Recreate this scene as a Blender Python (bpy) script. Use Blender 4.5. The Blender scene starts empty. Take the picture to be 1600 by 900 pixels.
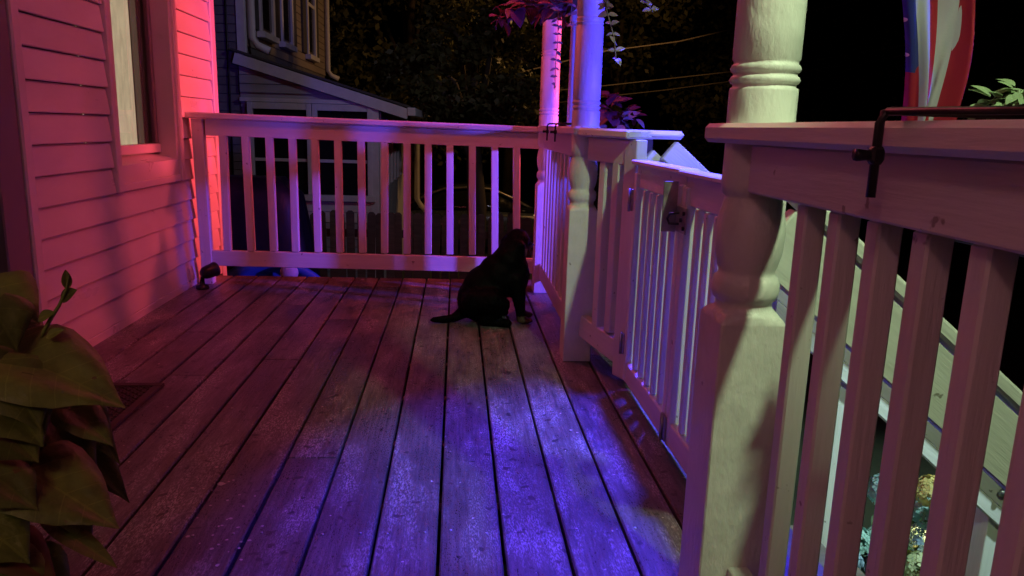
import bpy, bmesh, math, random
from mathutils import Vector, Matrix, noise
R = math.radians
random.seed(7)
S = bpy.context.scene
COL = S.collection

# ------------------------------------------------------------------ camera
F_PX, ROLL, VP, H = 1180.0, R(1.7), (714.0, 198.0), 0.93
def unroll(x, y):
    dx, dy = x - 800.0, y - 450.0
    c, s = math.cos(ROLL), math.sin(ROLL)
    return c * dx + s * dy, -s * dx + c * dy
vx, vy = unroll(*VP)
PITCH = math.atan2(-vy, F_PX)
YAW = math.atan2(-vx, F_PX / math.cos(PITCH))
FW = Vector((math.sin(YAW) * math.cos(PITCH), math.cos(YAW) * math.cos(PITCH), -math.sin(PITCH)))
RT = Vector((math.cos(YAW), -math.sin(YAW), 0))
DN = FW.cross(RT)
EYE = Vector((0, 0, H))
def ray(x, y):
    u, v = unroll(x, y)
    return RT * u + DN * v + FW * F_PX
def ony(x, y, Y):
    q = ray(x, y); return EYE + q * (Y / q.y)
def onx(x, y, X):
    q = ray(x, y); return EYE + q * (X / q.x)
def onz(x, y, Z=0.0):
    q = ray(x, y); return EYE + q * ((Z - H) / q.z)
cd = bpy.data.cameras.new('camera'); cam = bpy.data.objects.new('camera', cd); COL.objects.link(cam)
c, s = math.cos(ROLL), math.sin(ROLL)
right = RT * c - DN * s          # image-right axis in the world
down = RT * s + DN * c
# a horizon that descends to the right: picture turned clockwise
right, down = (RT * c - DN * s), (RT * s + DN * c)
m3 = Matrix((right, -down, -FW)).transposed()
cam.matrix_world = Matrix.Translation(EYE) @ m3.to_4x4()
cd.sensor_width = 36.0; cd.lens = 36.0 * F_PX / 1600.0
cd.clip_start = 0.05; cd.clip_end = 500
S.camera = cam

# ------------------------------------------------------------------ night sky
W = bpy.data.worlds.new('World'); S.world = W; W.use_nodes = True
wn = W.node_tree.nodes; wl = W.node_tree.links
sky = wn.new('ShaderNodeTexSky'); sky.sky_type = 'NISHITA'; sky.sun_disc = False
sky.sun_elevation = R(-4); sky.sun_rotation = R(200)
wl.new(sky.outputs[0], wn['Background'].inputs[0])
wn['Background'].inputs[1].default_value = 0.014

# ------------------------------------------------------------------ lamps of the place and added fills (all stand outside the frame)
def lamp(name, loc, col, watts, rad=0.05, kind='POINT', target=None, angle=120, blend=0.5):
    l = bpy.data.lights.new(name, kind); o = bpy.data.objects.new(name, l); COL.objects.link(o)
    o.location = loc; l.color = col; l.energy = watts; l.shadow_soft_size = rad
    if target is not None:
        d = Vector(target) - Vector(loc)
        o.rotation_euler = d.to_track_quat('-Z', 'Y').to_euler()
    if kind == 'SPOT':
        l.spot_size = R(angle); l.spot_blend = blend
    return o
RED_AT, EAVE_AT, SODIUM_AT = (3.7, 4.53, 1.45), (0.95, 0.25, 2.36), (3.3, 13.6, 3.7)
lamp('red_flood_light', RED_AT, (1.0, 0.075, 0.10), 1700, 0.10, 'SPOT', (-1.5, 5.05, 1.10), 33, 1.0)
lamp('red_corner_light', (2.6, 5.3, 2.25), (1.0, 0.075, 0.10), 260, 0.10, 'SPOT', (-0.75, 4.2, 0.0), 48, 1.0)
lamp('red_ceiling_lamp', (-0.05, 3.35, 2.25), (1.0, 0.12, 0.17), 24, 0.08)
lamp('blue_flood_light', (1.75, 1.6, 1.15), (0.07, 0.055, 1.0), 300, 0.05, 'SPOT', (0.56, 3.2, 1.30), 44, 0.7)
lamp('blue_side_light', (2.5, 3.05, 0.98), (0.16, 0.07, 1.0), 620, 0.04, 'SPOT', (0.26, 4.4, 0.42), 34, 0.8)
lamp('blue_step_light', (0.80, 2.75, 2.25), (0.06, 0.045, 1.0), 950, 0.06, 'SPOT', (0.56, 1.82, 0.0), 50, 0.9)
lamp('eave_flood_light', EAVE_AT, (0.74, 1.0, 0.56), 128, 0.035, 'SPOT', (0.92, 2.25, 0.0), 50, 0.45)
lamp('sodium_street_light', SODIUM_AT, (1.0, 0.50, 0.16), 260, 0.15, 'SPOT', (2.7, 14.35, 3.2), 150, 0.3)
lamp('neighbour_fill_light', (1.6, 6.6, 3.6), (0.80, 0.74, 1.0), 105, 0.06, 'SPOT', (-1.7, 10.4, 0.9), 82, 0.8)  # added cool fill for the neighbour's house, fence and car
lamp('vine_fill_light', (-1.25, -0.5, 1.75), (0.95, 0.92, 0.40), 9.0, 0.12, 'SPOT', (-0.68, 1.1, 0.45), 34, 0.8)  # added spot that lifts only the potted vine's leaves
lamp('porch_fill_light', (-0.85, -1.1, 2.25), (1.0, 0.40, 0.42), 14, 0.10)  # added pinkish fill from behind the camera, not a known bulb
lamp('hydrangea_fill_light', (2.6, 1.9, 1.7), (0.66, 1.0, 0.95), 300, 0.05, 'SPOT', (2.1, 3.2, -0.9), 58, 0.6)  # added spot that brightens the hydrangea heads
lamp('path_light', (2.35, 3.28, -0.98), (1.0, 0.78, 0.22), 0.9, 0.03)

S.view_settings.view_transform = 'Standard'; S.view_settings.look = 'None'
S.view_settings.exposure = 0.0; S.view_settings.gamma = 1.0
S.view_settings.use_curve_mapping = False
S.render.engine = 'CYCLES'
S.cycles.use_denoising = True
S.cycles.max_bounces = 6; S.cycles.diffuse_bounces = 4; S.cycles.glossy_bounces = 3
S.cycles.caustics_reflective = False; S.cycles.caustics_refractive = False
S.cycles.sample_clamp_indirect = 4.0

# ------------------------------------------------------------------ materials
MATS = {}
def mat(name, col, rough=0.5, var=0.12, scale=(9, 9, 9), bump=0.0, bscale=(60, 60, 60), spec=0.5, obj_var=0.0,
        detail=4.0, coat=0.0, trans=0.0, speck=None):
    """plain procedural surface: two-octave colour variation, roughness variation, fine relief"""
    if name in MATS: return MATS[name]
    m = bpy.data.materials.new(name); m.use_nodes = True; MATS[name] = m
    n, l = m.node_tree.nodes, m.node_tree.links
    b = n['Principled BSDF']
    tc = n.new('ShaderNodeTexCoord')
    mp = n.new('ShaderNodeMapping'); mp.inputs['Scale'].default_value = scale
    l.new(tc.outputs['Object'], mp.inputs['Vector'])
    oi = n.new('ShaderNodeObjectInfo')
    mu = n.new('ShaderNodeMath'); mu.operation = 'MULTIPLY'; mu.inputs[1].default_value = 37.0
    l.new(oi.outputs['Random'], mu.inputs[0])
    ad = n.new('ShaderNodeVectorMath'); ad.operation = 'ADD'
    l.new(mp.outputs[0], ad.inputs[0]); l.new(mu.outputs[0], ad.inputs[1])
    nz = n.new('ShaderNodeTexNoise'); nz.inputs['Scale'].default_value = 1.0
    nz.inputs['Detail'].default_value = detail; nz.inputs['Roughness'].default_value = 0.62
    l.new(ad.outputs[0], nz.inputs['Vector'])
    cr = n.new('ShaderNodeMapRange'); cr.inputs[1].default_value = 0.3; cr.inputs[2].default_value = 0.7
    cr.inputs[3].default_value = 1 - var; cr.inputs[4].default_value = 1 + var * 0.6
    l.new(nz.outputs[0], cr.inputs[0])
    ov = n.new('ShaderNodeMapRange'); ov.inputs[3].default_value = 1 - obj_var; ov.inputs[4].default_value = 1 + obj_var
    l.new(oi.outputs['Random'], ov.inputs[0])
    pr = n.new('ShaderNodeMath'); pr.operation = 'MULTIPLY'
    l.new(cr.outputs[0], pr.inputs[0]); l.new(ov.outputs[0], pr.inputs[1])
    vm = n.new('ShaderNodeVectorMath'); vm.operation = 'SCALE'; vm.inputs[0].default_value = col[:3]
    l.new(pr.outputs[0], vm.inputs['Scale'])
    last = vm.outputs[0]
    if speck:                                     # chips, droppings, dirt spots: (colour, size, threshold)
        sn = n.new('ShaderNodeTexNoise'); sn.inputs['Scale'].default_value = speck[1]; sn.inputs['Detail'].default_value = 3
        so_ = n.new('ShaderNodeVectorMath'); so_.operation = 'ADD'; l.new(tc.outputs['Object'], so_.inputs[0]); l.new(mu.outputs[0], so_.inputs[1]); l.new(so_.outputs[0], sn.inputs['Vector'])
        sm = n.new('ShaderNodeMapRange'); sm.inputs[1].default_value = speck[2]; sm.inputs[2].default_value = speck[2] + 0.04
        l.new(sn.outputs[0], sm.inputs[0])
        mx = n.new('ShaderNodeMix'); mx.data_type = 'RGBA'
        mx.inputs[7].default_value = (*speck[0], 1)
        l.new(sm.outputs[0], mx.inputs[0]); l.new(last, mx.inputs[6]); last = mx.outputs[2]
    l.new(last, b.inputs['Base Color'])
    rr = n.new('ShaderNodeMapRange'); rr.inputs[1].default_value = 0.3; rr.inputs[2].default_value = 0.7
    rr.inputs[3].default_value = max(0.02, rough - 0.1); rr.inputs[4].default_value = min(1, rough + 0.1)
    l.new(nz.outputs[0], rr.inputs[0]); l.new(rr.outputs[0], b.inputs['Roughness'])
    b.inputs['Specular IOR Level'].default_value = spec
    b.inputs['Coat Weight'].default_value = coat
    if bump:
        m2 = n.new('ShaderNodeMapping'); m2.inputs['Scale'].default_value = bscale
        l.new(tc.outputs['Object'], m2.inputs['Vector'])
        a2 = n.new('ShaderNodeVectorMath'); a2.operation = 'ADD'
        l.new(m2.outputs[0], a2.inputs[0]); l.new(mu.outputs[0], a2.inputs[1])
        n2 = n.new('ShaderNodeTexNoise'); n2.inputs['Scale'].default_value = 1.0; n2.inputs['Detail'].default_value = 5
        l.new(a2.outputs[0], n2.inputs['Vector'])
        bp = n.new('ShaderNodeBump'); bp.inputs['Strength'].default_value = bump; bp.inputs['Distance'].default_value = 0.004
        l.new(n2.outputs[0], bp.inputs['Height']); l.new(bp.outputs[0], b.inputs['Normal'])
    if trans:
        tr = n.new('ShaderNodeBsdfTranslucent'); l.new(last, tr.inputs[0])
        mxs = n.new('ShaderNodeMixShader'); mxs.inputs[0].default_value = trans
        out = n['Material Output']
        l.new(b.outputs[0], mxs.inputs[1]); l.new(tr.outputs[0], mxs.inputs[2]); l.new(mxs.outputs[0], out.inputs[0])
    return m
PAINT = mat('white_porch_paint', (0.74, 0.72, 0.69), 0.42, 0.10, (3, 30, 30), 0.35, (14, 150, 150), obj_var=0.05,
            speck=((0.30, 0.27, 0.24), 31, 0.70))
POSTPAINT = mat('thick_post_paint', (0.76, 0.74, 0.70), 0.42, 0.10, (12, 12, 12), 0.6, (95, 95, 40),
                speck=((0.34, 0.30, 0.27), 26, 0.74))
VINYL = mat('vinyl_siding', (0.70, 0.68, 0.66), 0.36, 0.09, (2.0, 7, 7), 0.12, (12, 120, 120), obj_var=0.03)
TRIM = mat('vinyl_trim', (0.72, 0.70, 0.68), 0.34, 0.06, (5, 5, 5), 0.08)
BLACKM = mat('black_iron', (0.012, 0.012, 0.013), 0.42, 0.2, bump=0.2)
STEEL = mat('galvanised_steel', (0.42, 0.42, 0.40), 0.38, 0.25, (40, 40, 40), 0.2)
STEEL.node_tree.nodes['Principled BSDF'].inputs['Metallic'].default_value = 0.9
DARKWOOD = mat('weathered_fence_wood', (0.12, 0.10, 0.088), 0.8, 0.35, (3, 30, 30), 0.6, (6, 120, 120), obj_var=0.3)
EARTH = mat('dark_lawn_earth', (0.035, 0.042, 0.022), 0.95, 0.4, (3, 3, 3), 0.6, (30, 30, 30))
NSIDE = mat('neighbour_clapboard', (0.33, 0.33, 0.36), 0.6, 0.15, (1, 20, 20), 0.2, obj_var=0.06)
NBRICK = mat('neighbour_shingle', (0.16, 0.15, 0.15), 0.8, 0.3, (8, 8, 8), 0.4, obj_var=0.2)
NTRIM = mat('neighbour_white_trim', (0.62, 0.62, 0.64), 0.5, 0.1)
NROOF = mat('asphalt_shingle', (0.07, 0.065, 0.06), 0.9, 0.3, (12, 12, 12), 0.5)
LEAFDARK = mat('tree_leaf', (0.095, 0.10, 0.035), 0.55, 0.4, (0.8, 0.8, 0.8), trans=0.3)
BARK = mat('tree_bark', (0.07, 0.055, 0.045), 0.9, 0.3, (20, 20, 4), 0.6)
GLASSDARK = mat('dark_window_glass', (0.012, 0.013, 0.016), 0.08, 0.1)
CONCRETE = mat('stair_tread_wood', (0.16, 0.13, 0.12), 0.6, 0.25, (3, 30, 30), 0.4, (6, 90, 90))

def deck_material():
    m = bpy.data.materials.new('worn_deck_paint'); m.use_nodes = True
    n, l = m.node_tree.nodes, m.node_tree.links; b = n['Principled BSDF']
    tc = n.new('ShaderNodeTexCoord'); oi = n.new('ShaderNodeObjectInfo')
    mu = n.new('ShaderNodeMath'); mu.operation = 'MULTIPLY'; mu.inputs[1].default_value = 23.0
    l.new(oi.outputs['Random'], mu.inputs[0])
    def nz(scale, det, rough=0.6, w=True):
        mp = n.new('ShaderNodeMapping'); mp.inputs['Scale'].default_value = scale
        l.new(tc.outputs['Object'], mp.inputs[0])
        a = n.new('ShaderNodeVectorMath'); a.operation = 'ADD'; l.new(mp.outputs[0], a.inputs[0])
        if w: l.new(mu.outputs[0], a.inputs[1])
        t = n.new('ShaderNodeTexNoise'); t.inputs['Scale'].default_value = 1; t.inputs['Detail'].default_value = det
        t.inputs['Roughness'].default_value = rough
        l.new(a.outputs[0], t.inputs['Vector']); return t.outputs[0]
    def rng(x, a, b_, c_, d_):
        r = n.new('ShaderNodeMapRange'); r.inputs[1].default_value = a; r.inputs[2].default_value = b_
        r.inputs[3].default_value = c_; r.inputs[4].default_value = d_; l.new(x, r.inputs[0]); return r.outputs[0]
    def mix(f, A, B):
        x = n.new('ShaderNodeMix'); x.data_type = 'RGBA'; l.new(f, x.inputs[0])
        for s_, v in ((6, A), (7, B)):
            if isinstance(v, tuple): x.inputs[s_].default_value = (*v, 1)
            else: l.new(v, x.inputs[s_])
        return x.outputs[2]
    grain = nz((5, 110, 60), 5, 0.65)              # along the board
    wear = nz((2.2, 9, 7), 7, 0.72)                 # scuffed patches
    fine = nz((95, 300, 150), 4, 0.65)               # flecks
    spots = nz((30, 30, 30), 2, 0.4)
    base = mix(rng(grain, 0.35, 0.65, 0, 1), (0.070, 0.058, 0.060), (0.135, 0.115, 0.116))
    scuf = n.new('ShaderNodeMath'); scuf.operation = 'MULTIPLY'
    l.new(rng(wear, 0.46, 0.61, 0.0, 1), scuf.inputs[0]); l.new(rng(fine, 0.46, 0.60, 0, 1.0), scuf.inputs[1])
    base = mix(scuf.outputs[0], base, (0.46, 0.44, 0.45))
    stain = nz((1.3, 2.2, 2.2), 5, 0.6, False)          # damp, dirty areas that run across boards
    base = mix(rng(stain, 0.50, 0.62, 0, 0.6), base, (0.045, 0.038, 0.036))
    base = mix(rng(spots, 0.66, 0.70, 0, 0.85), base, (0.030, 0.026, 0.026))
    spots2 = nz((55, 55, 55), 2, 0.4)
    base = mix(rng(spots2, 0.755, 0.775, 0, 0.9), base, (0.55, 0.53, 0.50))
    ov = n.new('ShaderNodeMapRange'); ov.inputs[3].default_value = 0.80; ov.inputs[4].default_value = 1.15
    l.new(oi.outputs['Random'], ov.inputs[0])
    vm = n.new('ShaderNodeVectorMath'); vm.operation = 'SCALE'; l.new(base, vm.inputs[0]); l.new(ov.outputs[0], vm.inputs['Scale'])
    l.new(vm.outputs[0], b.inputs['Base Color'])
    ra = n.new('ShaderNodeMath'); ra.operation = 'ADD'
    l.new(rng(wear, 0.35, 0.65, 0.26, 0.42), ra.inputs[0]); l.new(rng(fine, 0.4, 0.6, -0.04, 0.14), ra.inputs[1])
    l.new(ra.outputs[0], b.inputs['Roughness'])
    sm = n.new('ShaderNodeMath'); sm.operation = 'MULTIPLY_ADD'; sm.inputs[1].default_value = 0.6
    l.new(fine, sm.inputs[0]); l.new(grain, sm.inputs[2])
    bp = n.new('ShaderNodeBump'); bp.inputs['Strength'].default_value = 0.55; bp.inputs['Distance'].default_value = 0.004
    l.new(sm.outputs[0], bp.inputs['Height']); l.new(bp.outputs[0], b.inputs['Normal'])
    return m
DECK = deck_material()

# ------------------------------------------------------------------ builders
WM = {}                                            # world matrices of what has been placed
def tag(o, label=None, cat=None, group=None, kind=None):
    if label: o['label'] = label
    if cat: o['category'] = cat
    if group: o['group'] = group
    if kind: o['kind'] = kind
    return o
def thing(name, loc, label, cat, group=None):
    o = bpy.data.objects.new(name, None); COL.objects.link(o); o.location = loc; o.empty_display_size = 0.05
    WM[o] = Matrix.Translation(Vector(loc)); return tag(o, label, cat, group)
def link(name, me, parent=None, M=None, material=None):
    o = bpy.data.objects.new(name, me); COL.objects.link(o)
    M = M or Matrix.Identity(4)
    if material is not None and not me.materials: me.materials.append(material)
    if parent is not None:
        o.parent = parent; o.matrix_basis = WM[parent].inverted() @ M
    else: o.matrix_basis = M
    WM[o] = M; return o
def mesh(vs, fs, smooth=False, name='mesh'):
    me = bpy.data.meshes.new(name); me.from_pydata([tuple(v) for v in vs], [], fs); me.update()
    if smooth: me.polygons.foreach_set('use_smooth', [True] * len(me.polygons))
    return me
CACHE = {}
def bar_mesh(L, w, h, ch=0.003, key=None, skew=0.0):
    """prism along local X with chamfered edges, centred"""
    k = (round(L, 4), round(w, 4), round(h, 4), round(ch, 4), key)
    if k in CACHE: return CACHE[k]
    a, b = w / 2, h / 2; e = min(ch, a * .9, b * .9)
    sec = [(-a + e, -b), (a - e, -b), (a, -b + e), (a, b - e), (a - e, b), (-a + e, b), (-a, b - e), (-a, -b + e)]
    ins = [(y * (1 - e / a), z * (1 - e / b)) for y, z in sec]
    rings = [(-L / 2, ins), (-L / 2 + e, sec), (L / 2 - e, sec), (L / 2, ins)]
    vs = [(x, y, z) for x, r_ in rings for y, z in r_]
    fs = [tuple(range(7, -1, -1)), tuple(range(24, 32))]
    for i in range(3):
        for j in range(8):
            k0, k1 = i * 8 + j, i * 8 + (j + 1) % 8
            fs.append((k0, k1, k1 + 8, k0 + 8))
    me = mesh(vs, fs); CACHE[k] = me; return me
def frame_of(p0, p1, up=(0, 0, 1)):
    p0, p1 = Vector(p0), Vector(p1); x = (p1 - p0).normalized(); up = Vector(up)
    y = up.cross(x)
    if y.length < 1e-5: y = Vector((0, 1, 0)).cross(x)
    y.normalize(); z = x.cross(y)
    M = Matrix((x, y, z)).transposed().to_4x4(); M.translation = (p0 + p1) / 2
    return M, (p1 - p0).length
MATKEY = {}
def bar(name, parent, p0, p1, w, h, m, up=(0, 0, 1), ch=0.003):
    """w across, h along 'up'"""
    M, L = frame_of(p0, p1, up)
    me = bar_mesh(L, w, h, ch, m.name)
    return link(name, me, parent, M, m)
def box(name, parent, lo, hi, m, ch=0.003):
    lo, hi = Vector(lo), Vector(hi); d = hi - lo; ce = (lo + hi) / 2
    return link(name, bar_mesh(d.x, d.y, d.z, ch, m.name), parent, Matrix.Translation(ce), m)
def lathe(profile, seg=28, square=None):
    vs, fs = [], []
    for r_, z in profile:
        for i in range(seg):
            a = 2 * math.pi * i / seg; vs.append((r_ * math.cos(a), r_ * math.sin(a), z))
    for k in range(len(profile) - 1):
        for i in range(seg):
            j = (i + 1) % seg
            fs.append((k * seg + i, k * seg + j, (k + 1) * seg + j, (k + 1) * seg + i))
    fs.append(tuple(range(seg - 1, -1, -1))); fs.append(tuple((len(profile) - 1) * seg + i for i in range(seg)))
    return mesh(vs, fs, True)
def tube_data(pts, rad, seg=6):
    vs, fs = [], []; n = len(pts); pts = [Vector(p) for p in pts]
    for k, p in enumerate(pts):
        t = (pts[min(k + 1, n - 1)] - pts[max(k - 1, 0)]).normalized()
        u = t.cross(Vector((0.13, 0.31, 0.94)))
        if u.length < 1e-4: u = t.cross(Vector((1, 0, 0)))
        u.normalize(); v = t.cross(u)
        r_ = rad[k] if isinstance(rad, (list, tuple)) else rad
        for i in range(seg):
            a = 2 * math.pi * i / seg; vs.append(p + u * (r_ * math.cos(a)) + v * (r_ * math.sin(a)))
    for k in range(n - 1):
        for i in range(seg):
            j = (i + 1) % seg; fs.append((k * seg + i, k * seg + j, (k + 1) * seg + j, (k + 1) * seg + i))
    fs.append(tuple(range(seg - 1, -1, -1))); fs.append(tuple((n - 1) * seg + i for i in range(seg)))
    return vs, fs
def tube(name, parent, pts, rad, m, seg=6, origin=None):
    o = Vector(origin) if origin is not None else Vector(pts[0])
    vs, fs = tube_data([Vector(p) - o for p in pts], rad, seg)
    return link(name, mesh(vs, fs, True), parent, Matrix.Translation(o), m)

# ================================================================== THE SETTING
GZ = -1.15
def ground_z(x, y):
    a = min(1, max(0, (y - 9.5) / 4.0)); b = min(1, max(0, (x - 3.4) / 3.0))
    t = max(a, b); t = t * t * (3 - 2 * t)
    return GZ - 0.62 * t + 0.03 * noise.noise(Vector((x * .8, y * .8, 0)))
xs = [-120, -60, -30] + [-14 + i * 0.7 for i in range(50)] + [30, 60, 120]
ys = [-120, -60, -25] + [-10 + i * 0.7 for i in range(58)] + [45, 80, 150]
vs = [(x, y, ground_z(x, y)) for y in ys for x in xs]
nx = len(xs)
fs = [(j * nx + i, j * nx + i + 1, (j + 1) * nx + i + 1, (j + 1) * nx + i) for j in range(len(ys) - 1) for i in range(nx - 1)]
tag(link('ground', mesh(vs, fs, True), material=EARTH), kind='structure')

# ---- porch deck, board by board
PX = 0.503                                           # line of the porch posts
deck = bpy.data.objects.new('porch_deck', None); COL.objects.link(deck); WM[deck] = Matrix.Identity(4); tag(deck, kind='structure')
PITCHB, BW = 0.1465, 0.1395
Y0, Y1 = -3.4, 4.645
joints = {-9: [1.9], -8: [3.35, .4], -7: [2.75], -6: [3.9, 1.0], -5: [2.95], -4: [1.3, 3.6], -3: [2.03], -2: [], -1: [], 0: [], 1: [], 2: [], 3: [0.7], 4: []}
for k in range(-10, 5):
    x0 = -0.029 + k * PITCHB + 0.0035
    x1 = x0 + BW
    if x0 < -1.5: x0 = -1.493
    if x1 - x0 < 0.03: continue
    cuts = [Y0] + sorted(joints.get(k, [])) + [Y1 + random.uniform(-.008, .008)]
    for a, b in zip(cuts[:-1], cuts[1:]):
        w = random.uniform(-.0012, .0012)
        bar('deck_board', deck, ((x0 + x1) / 2 + w, a + 0.0015, -0.0145 + w * .6), ((x0 + x1) / 2 - w, b - 0.0015, -0.0145 - w * .6), x1 - x0 - .001, 0.029, DECK, ch=0.004)
        if k > -5:                                   # screw heads seen near the camera
            pass
for y in [Y0 + .4 * i for i in range(20)]:            # joists that close the gaps to black
    box('joist', deck, (-1.49, y - .02, -.19), (0.60, y + .02, -.031), DARKWOOD)
box('rim_joist', deck, (0.615, Y0, -.24), (0.652, Y1, -.034), DARKWOOD)
box('rim_joist', deck, (-1.49, Y1 - .06, -.24), (0.612, Y1 - .022, -.034), DARKWOOD)
for y in (-1.0, 0.9, 2.7, 4.4):
    box('deck_pier', deck, (0.44, y - .07, GZ - .1), (0.58, y + .07, -.195), DARKWOOD)
SCREW = lathe([(0.0001, 0.0012), (0.0035, 0.0012), (0.0038, 0.0), (0.0038, -0.002)][::-1], 8)
for k in range(-9, 5):
    xg = -0.029 + k * PITCHB
    for yy in (1.62, 2.42, 3.22):
        for dx in (.03, .115):
            if xg + dx > .6: continue
            link('screw', SCREW, deck, Matrix.Translation((xg + dx + random.uniform(-.006, .006), yy + random.uniform(-.01, .01), 0.0005)), STEEL)

cv, cf = [], []
rq = random.Random(5)
for k in range(30):                                  # flaked-off paint chips lying on the boards
    px_, py_ = rq.gauss(352, 26), rq.gauss(800, 50)
    p = onz(px_, py_); r_ = .0035 + .004 * rq.random() ** 3; i0 = len(cv)
    if k == 0: p = onz(345, 757); r_ = .011
    for j in range(6): cv.append((p.x + r_ * math.cos(j * 1.05) * rq.uniform(.6, 1.2), p.y + r_ * math.sin(j * 1.05) * rq.uniform(.6, 1.2), .0012 + .001 * rq.random()))
    cf.append(tuple(range(i0, i0 + 6)))
tag(link('paint_chips', mesh(cv, cf), deck, None, mat('paint_chip', (.55, .5, .46), .7)), kind='stuff')

# ---- porch ceiling (above the frame; keeps the sky off the deck and carries the basket)
pc = bpy.data.objects.new('porch_ceiling', None); COL.objects.link(pc); WM[pc] = Matrix.Identity(4); tag(pc, kind='structure')
for i in range(16):
    box('ceiling_board', pc, (-1.55 + i * .142, Y0, 2.44), (-1.412 + i * .142, 4.75, 2.455), PAINT, .002)
box('beam', pc, (PX - .06, Y0, 2.26), (PX + .06, 4.45, 2.438), PAINT)
box('roof_deck', pc, (-1.6, Y0 - .1, 2.47), (0.78, 4.85, 2.50), NROOF)

# ================================================================== THE HOUSE WALL ON THE LEFT
XW = -1.5
house = thing('house', (XW, 3.7, 0), 'house wall of pale lap siding with a trimmed window, left of the deck', 'house')
WIN = dict(y0=3.44, y1=4.27, z0=0.602, z1=2.05)       # outer edge of the window casing
SZ0, SE = 0.037, 0.1125
YW0, YW1 = 2.80, 4.86
def lap_mesh(L):                                      # one course: sloped face, rounded drip edge
    t0, t1, h = 0.003, 0.0175, SE - .0035
    prof = [(-.004, h), (t0, h), (t0 + .002, h - .006), (t1 - .001, .012), (t1, .004), (t1 - .002, 0.0), (-.004, 0.0)]
    vs = [(x, -y, z) for x in (-L / 2, L / 2) for y, z in prof]
    n = len(prof)
    fs = [(i, (i + 1) % n, n + (i + 1) % n, n + i) for i in range(n)] + [tuple(range(n - 1, -1, -1)), tuple(range(n, 2 * n))]
    return mesh(vs, fs)
LAPS = {}
def lap(y0, y1, z):
    L = round(y1 - y0, 3)
    if L not in LAPS: LAPS[L] = lap_mesh(L)
    # local X along +Y of the world, local -Y towards +X
    M = Matrix(((0, -1, 0, XW), (1, 0, 0, (y0 + y1) / 2), (0, 0, 1, z), (0, 0, 0, 1)))
    link('siding_board', LAPS[L], house, M, VINYL)
for k in range(0, 22):
    z = SZ0 + k * SE
    if WIN['z0'] - SE * .6 < z < WIN['z1']:
        lap(YW0, WIN['y0'] - .002, z); lap(WIN['y1'] + .002, YW1, z)
    else: lap(YW0, YW1, z)
box('wall_sheathing', house, (XW - .16, YW0, -.2), (XW - .125, WIN['y0'] + .04, 2.42), NROOF)
box('wall_sheathing', house, (XW - .16, WIN['y1'] - .04, -.2), (XW - .125, YW1, 2.42), NROOF)
box('wall_sheathing', house, (XW - .16, WIN['y0'] + .042, -.2), (XW - .125, WIN['y1'] - .042, .70), NROOF)
box('sill_board', house, (XW - .002, YW0 - .2, -.03), (XW + .018, YW1, .036), TRIM)
# far corner trim and the wall that turns the corner
box('corner_trim', house, (XW - .10, YW1, -.25), (XW + .026, YW1 + .075, 2.43), TRIM, .006)
box('end_wall', house, (XW - 5, YW1 + .02, GZ), (XW - .102, YW1 + .06, 2.43), VINYL)
# near corner: door recess with grey trim
box('corner_trim', house, (XW - .02, YW0 - .055, 0.03), (XW + .022, YW0 - .001, 2.43), TRIM, .006)
GREYTRIM = mat('grey_door_trim', (0.20, 0.19, 0.19), 0.45, 0.1)
box('door_casing', house, (XW - .10, YW0 - .20, 0.0), (XW + .012, YW0 - .058, 2.43), GREYTRIM, .005)
box('back_wall', house, (XW - .06, Y0, 0.0), (XW - .02, 1.28, 2.43), VINYL)
box('door_panel', house, (XW - .14, 1.3, 0.0), (XW - .10, YW0 - .202, 2.2), BLACKM)
# window
w = link('window', bar_mesh(.05, WIN['y1'] - WIN['y0'] - .06, .03, .002, 'vt'), house, Matrix.Translation((XW - .02, (WIN['y0'] + WIN['y1']) / 2, WIN['z0'] + .02)), TRIM)
y0, y1, z0, z1 = WIN['y0'], WIN['y1'], WIN['z0'], WIN['z1']
def wb(n_, lo, hi, m=TRIM, ch=.004): return box(n_, w, lo, hi, m, ch)
wb('casing', (XW - .01, y0, z0), (XW + .030, y0 + .050, z1))
wb('casing', (XW - .01, y1 - .050, z0), (XW + .030, y1, z1))
wb('casing', (XW - .01, y0 + .052, z1 - .05), (XW + .030, y1 - .052, z1))
wb('casing', (XW - .01, y0 + .052, z0), (XW + .026, y1 - .052, z0 + .035))
# deep white reveal
wb('reveal', (XW - .12, y1 - .075, z0 + .037), (XW + .018, y1 - .052, z1 - .052))
wb('reveal', (XW - .12, y0 + .052, z0 + .037), (XW + .018, y0 + .064, z1 - .052))
# sloping sill
sb = mesh([(XW - .12, y0 + .066, z0 + .036), (XW + .019, y0 + .066, z0 + .036), (XW + .019, y0 + .066, z0 + .115), (XW - .12, y0 + .066, z0 + .15),
           (XW - .12, y1 - .077, z0 + .036), (XW + .019, y1 - .077, z0 + .036), (XW + .019, y1 - .077, z0 + .115), (XW - .12, y1 - .077, z0 + .15)],
          [(0, 1, 2, 3), (7, 6, 5, 4), (0, 4, 5, 1), (1, 5, 6, 2), (2, 6, 7, 3), (3, 7, 4, 0)])
link('sill', sb, w, None, TRIM)
ry0, ry1 = y0 + .068, y1 - .079
rz0, rz1 = z0 + .151, z1 - .054
wb('sash_rail', (XW - .115, ry0, rz0), (XW - .06, ry1, rz0 + .045))
wb('sash_rail', (XW - .115, ry0, rz1 - .04), (XW - .06, ry1, rz1))
wb('sash_stile', (XW - .115, ry0, rz0 + .047), (XW - .07, ry0 + .028, rz1 - .042))
wb('sash_stile', (XW - .115, ry1 - .035, rz0 + .047), (XW - .07, ry1, rz1 - .042), GREYTRIM)
gm = bpy.data.materials.new('window_pane'); gm.use_nodes = True
gb = gm.node_tree.nodes['Principled BSDF']; gb.inputs['Transmission Weight'].default_value = 1; gb.inputs['Roughness'].default_value = .02
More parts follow.
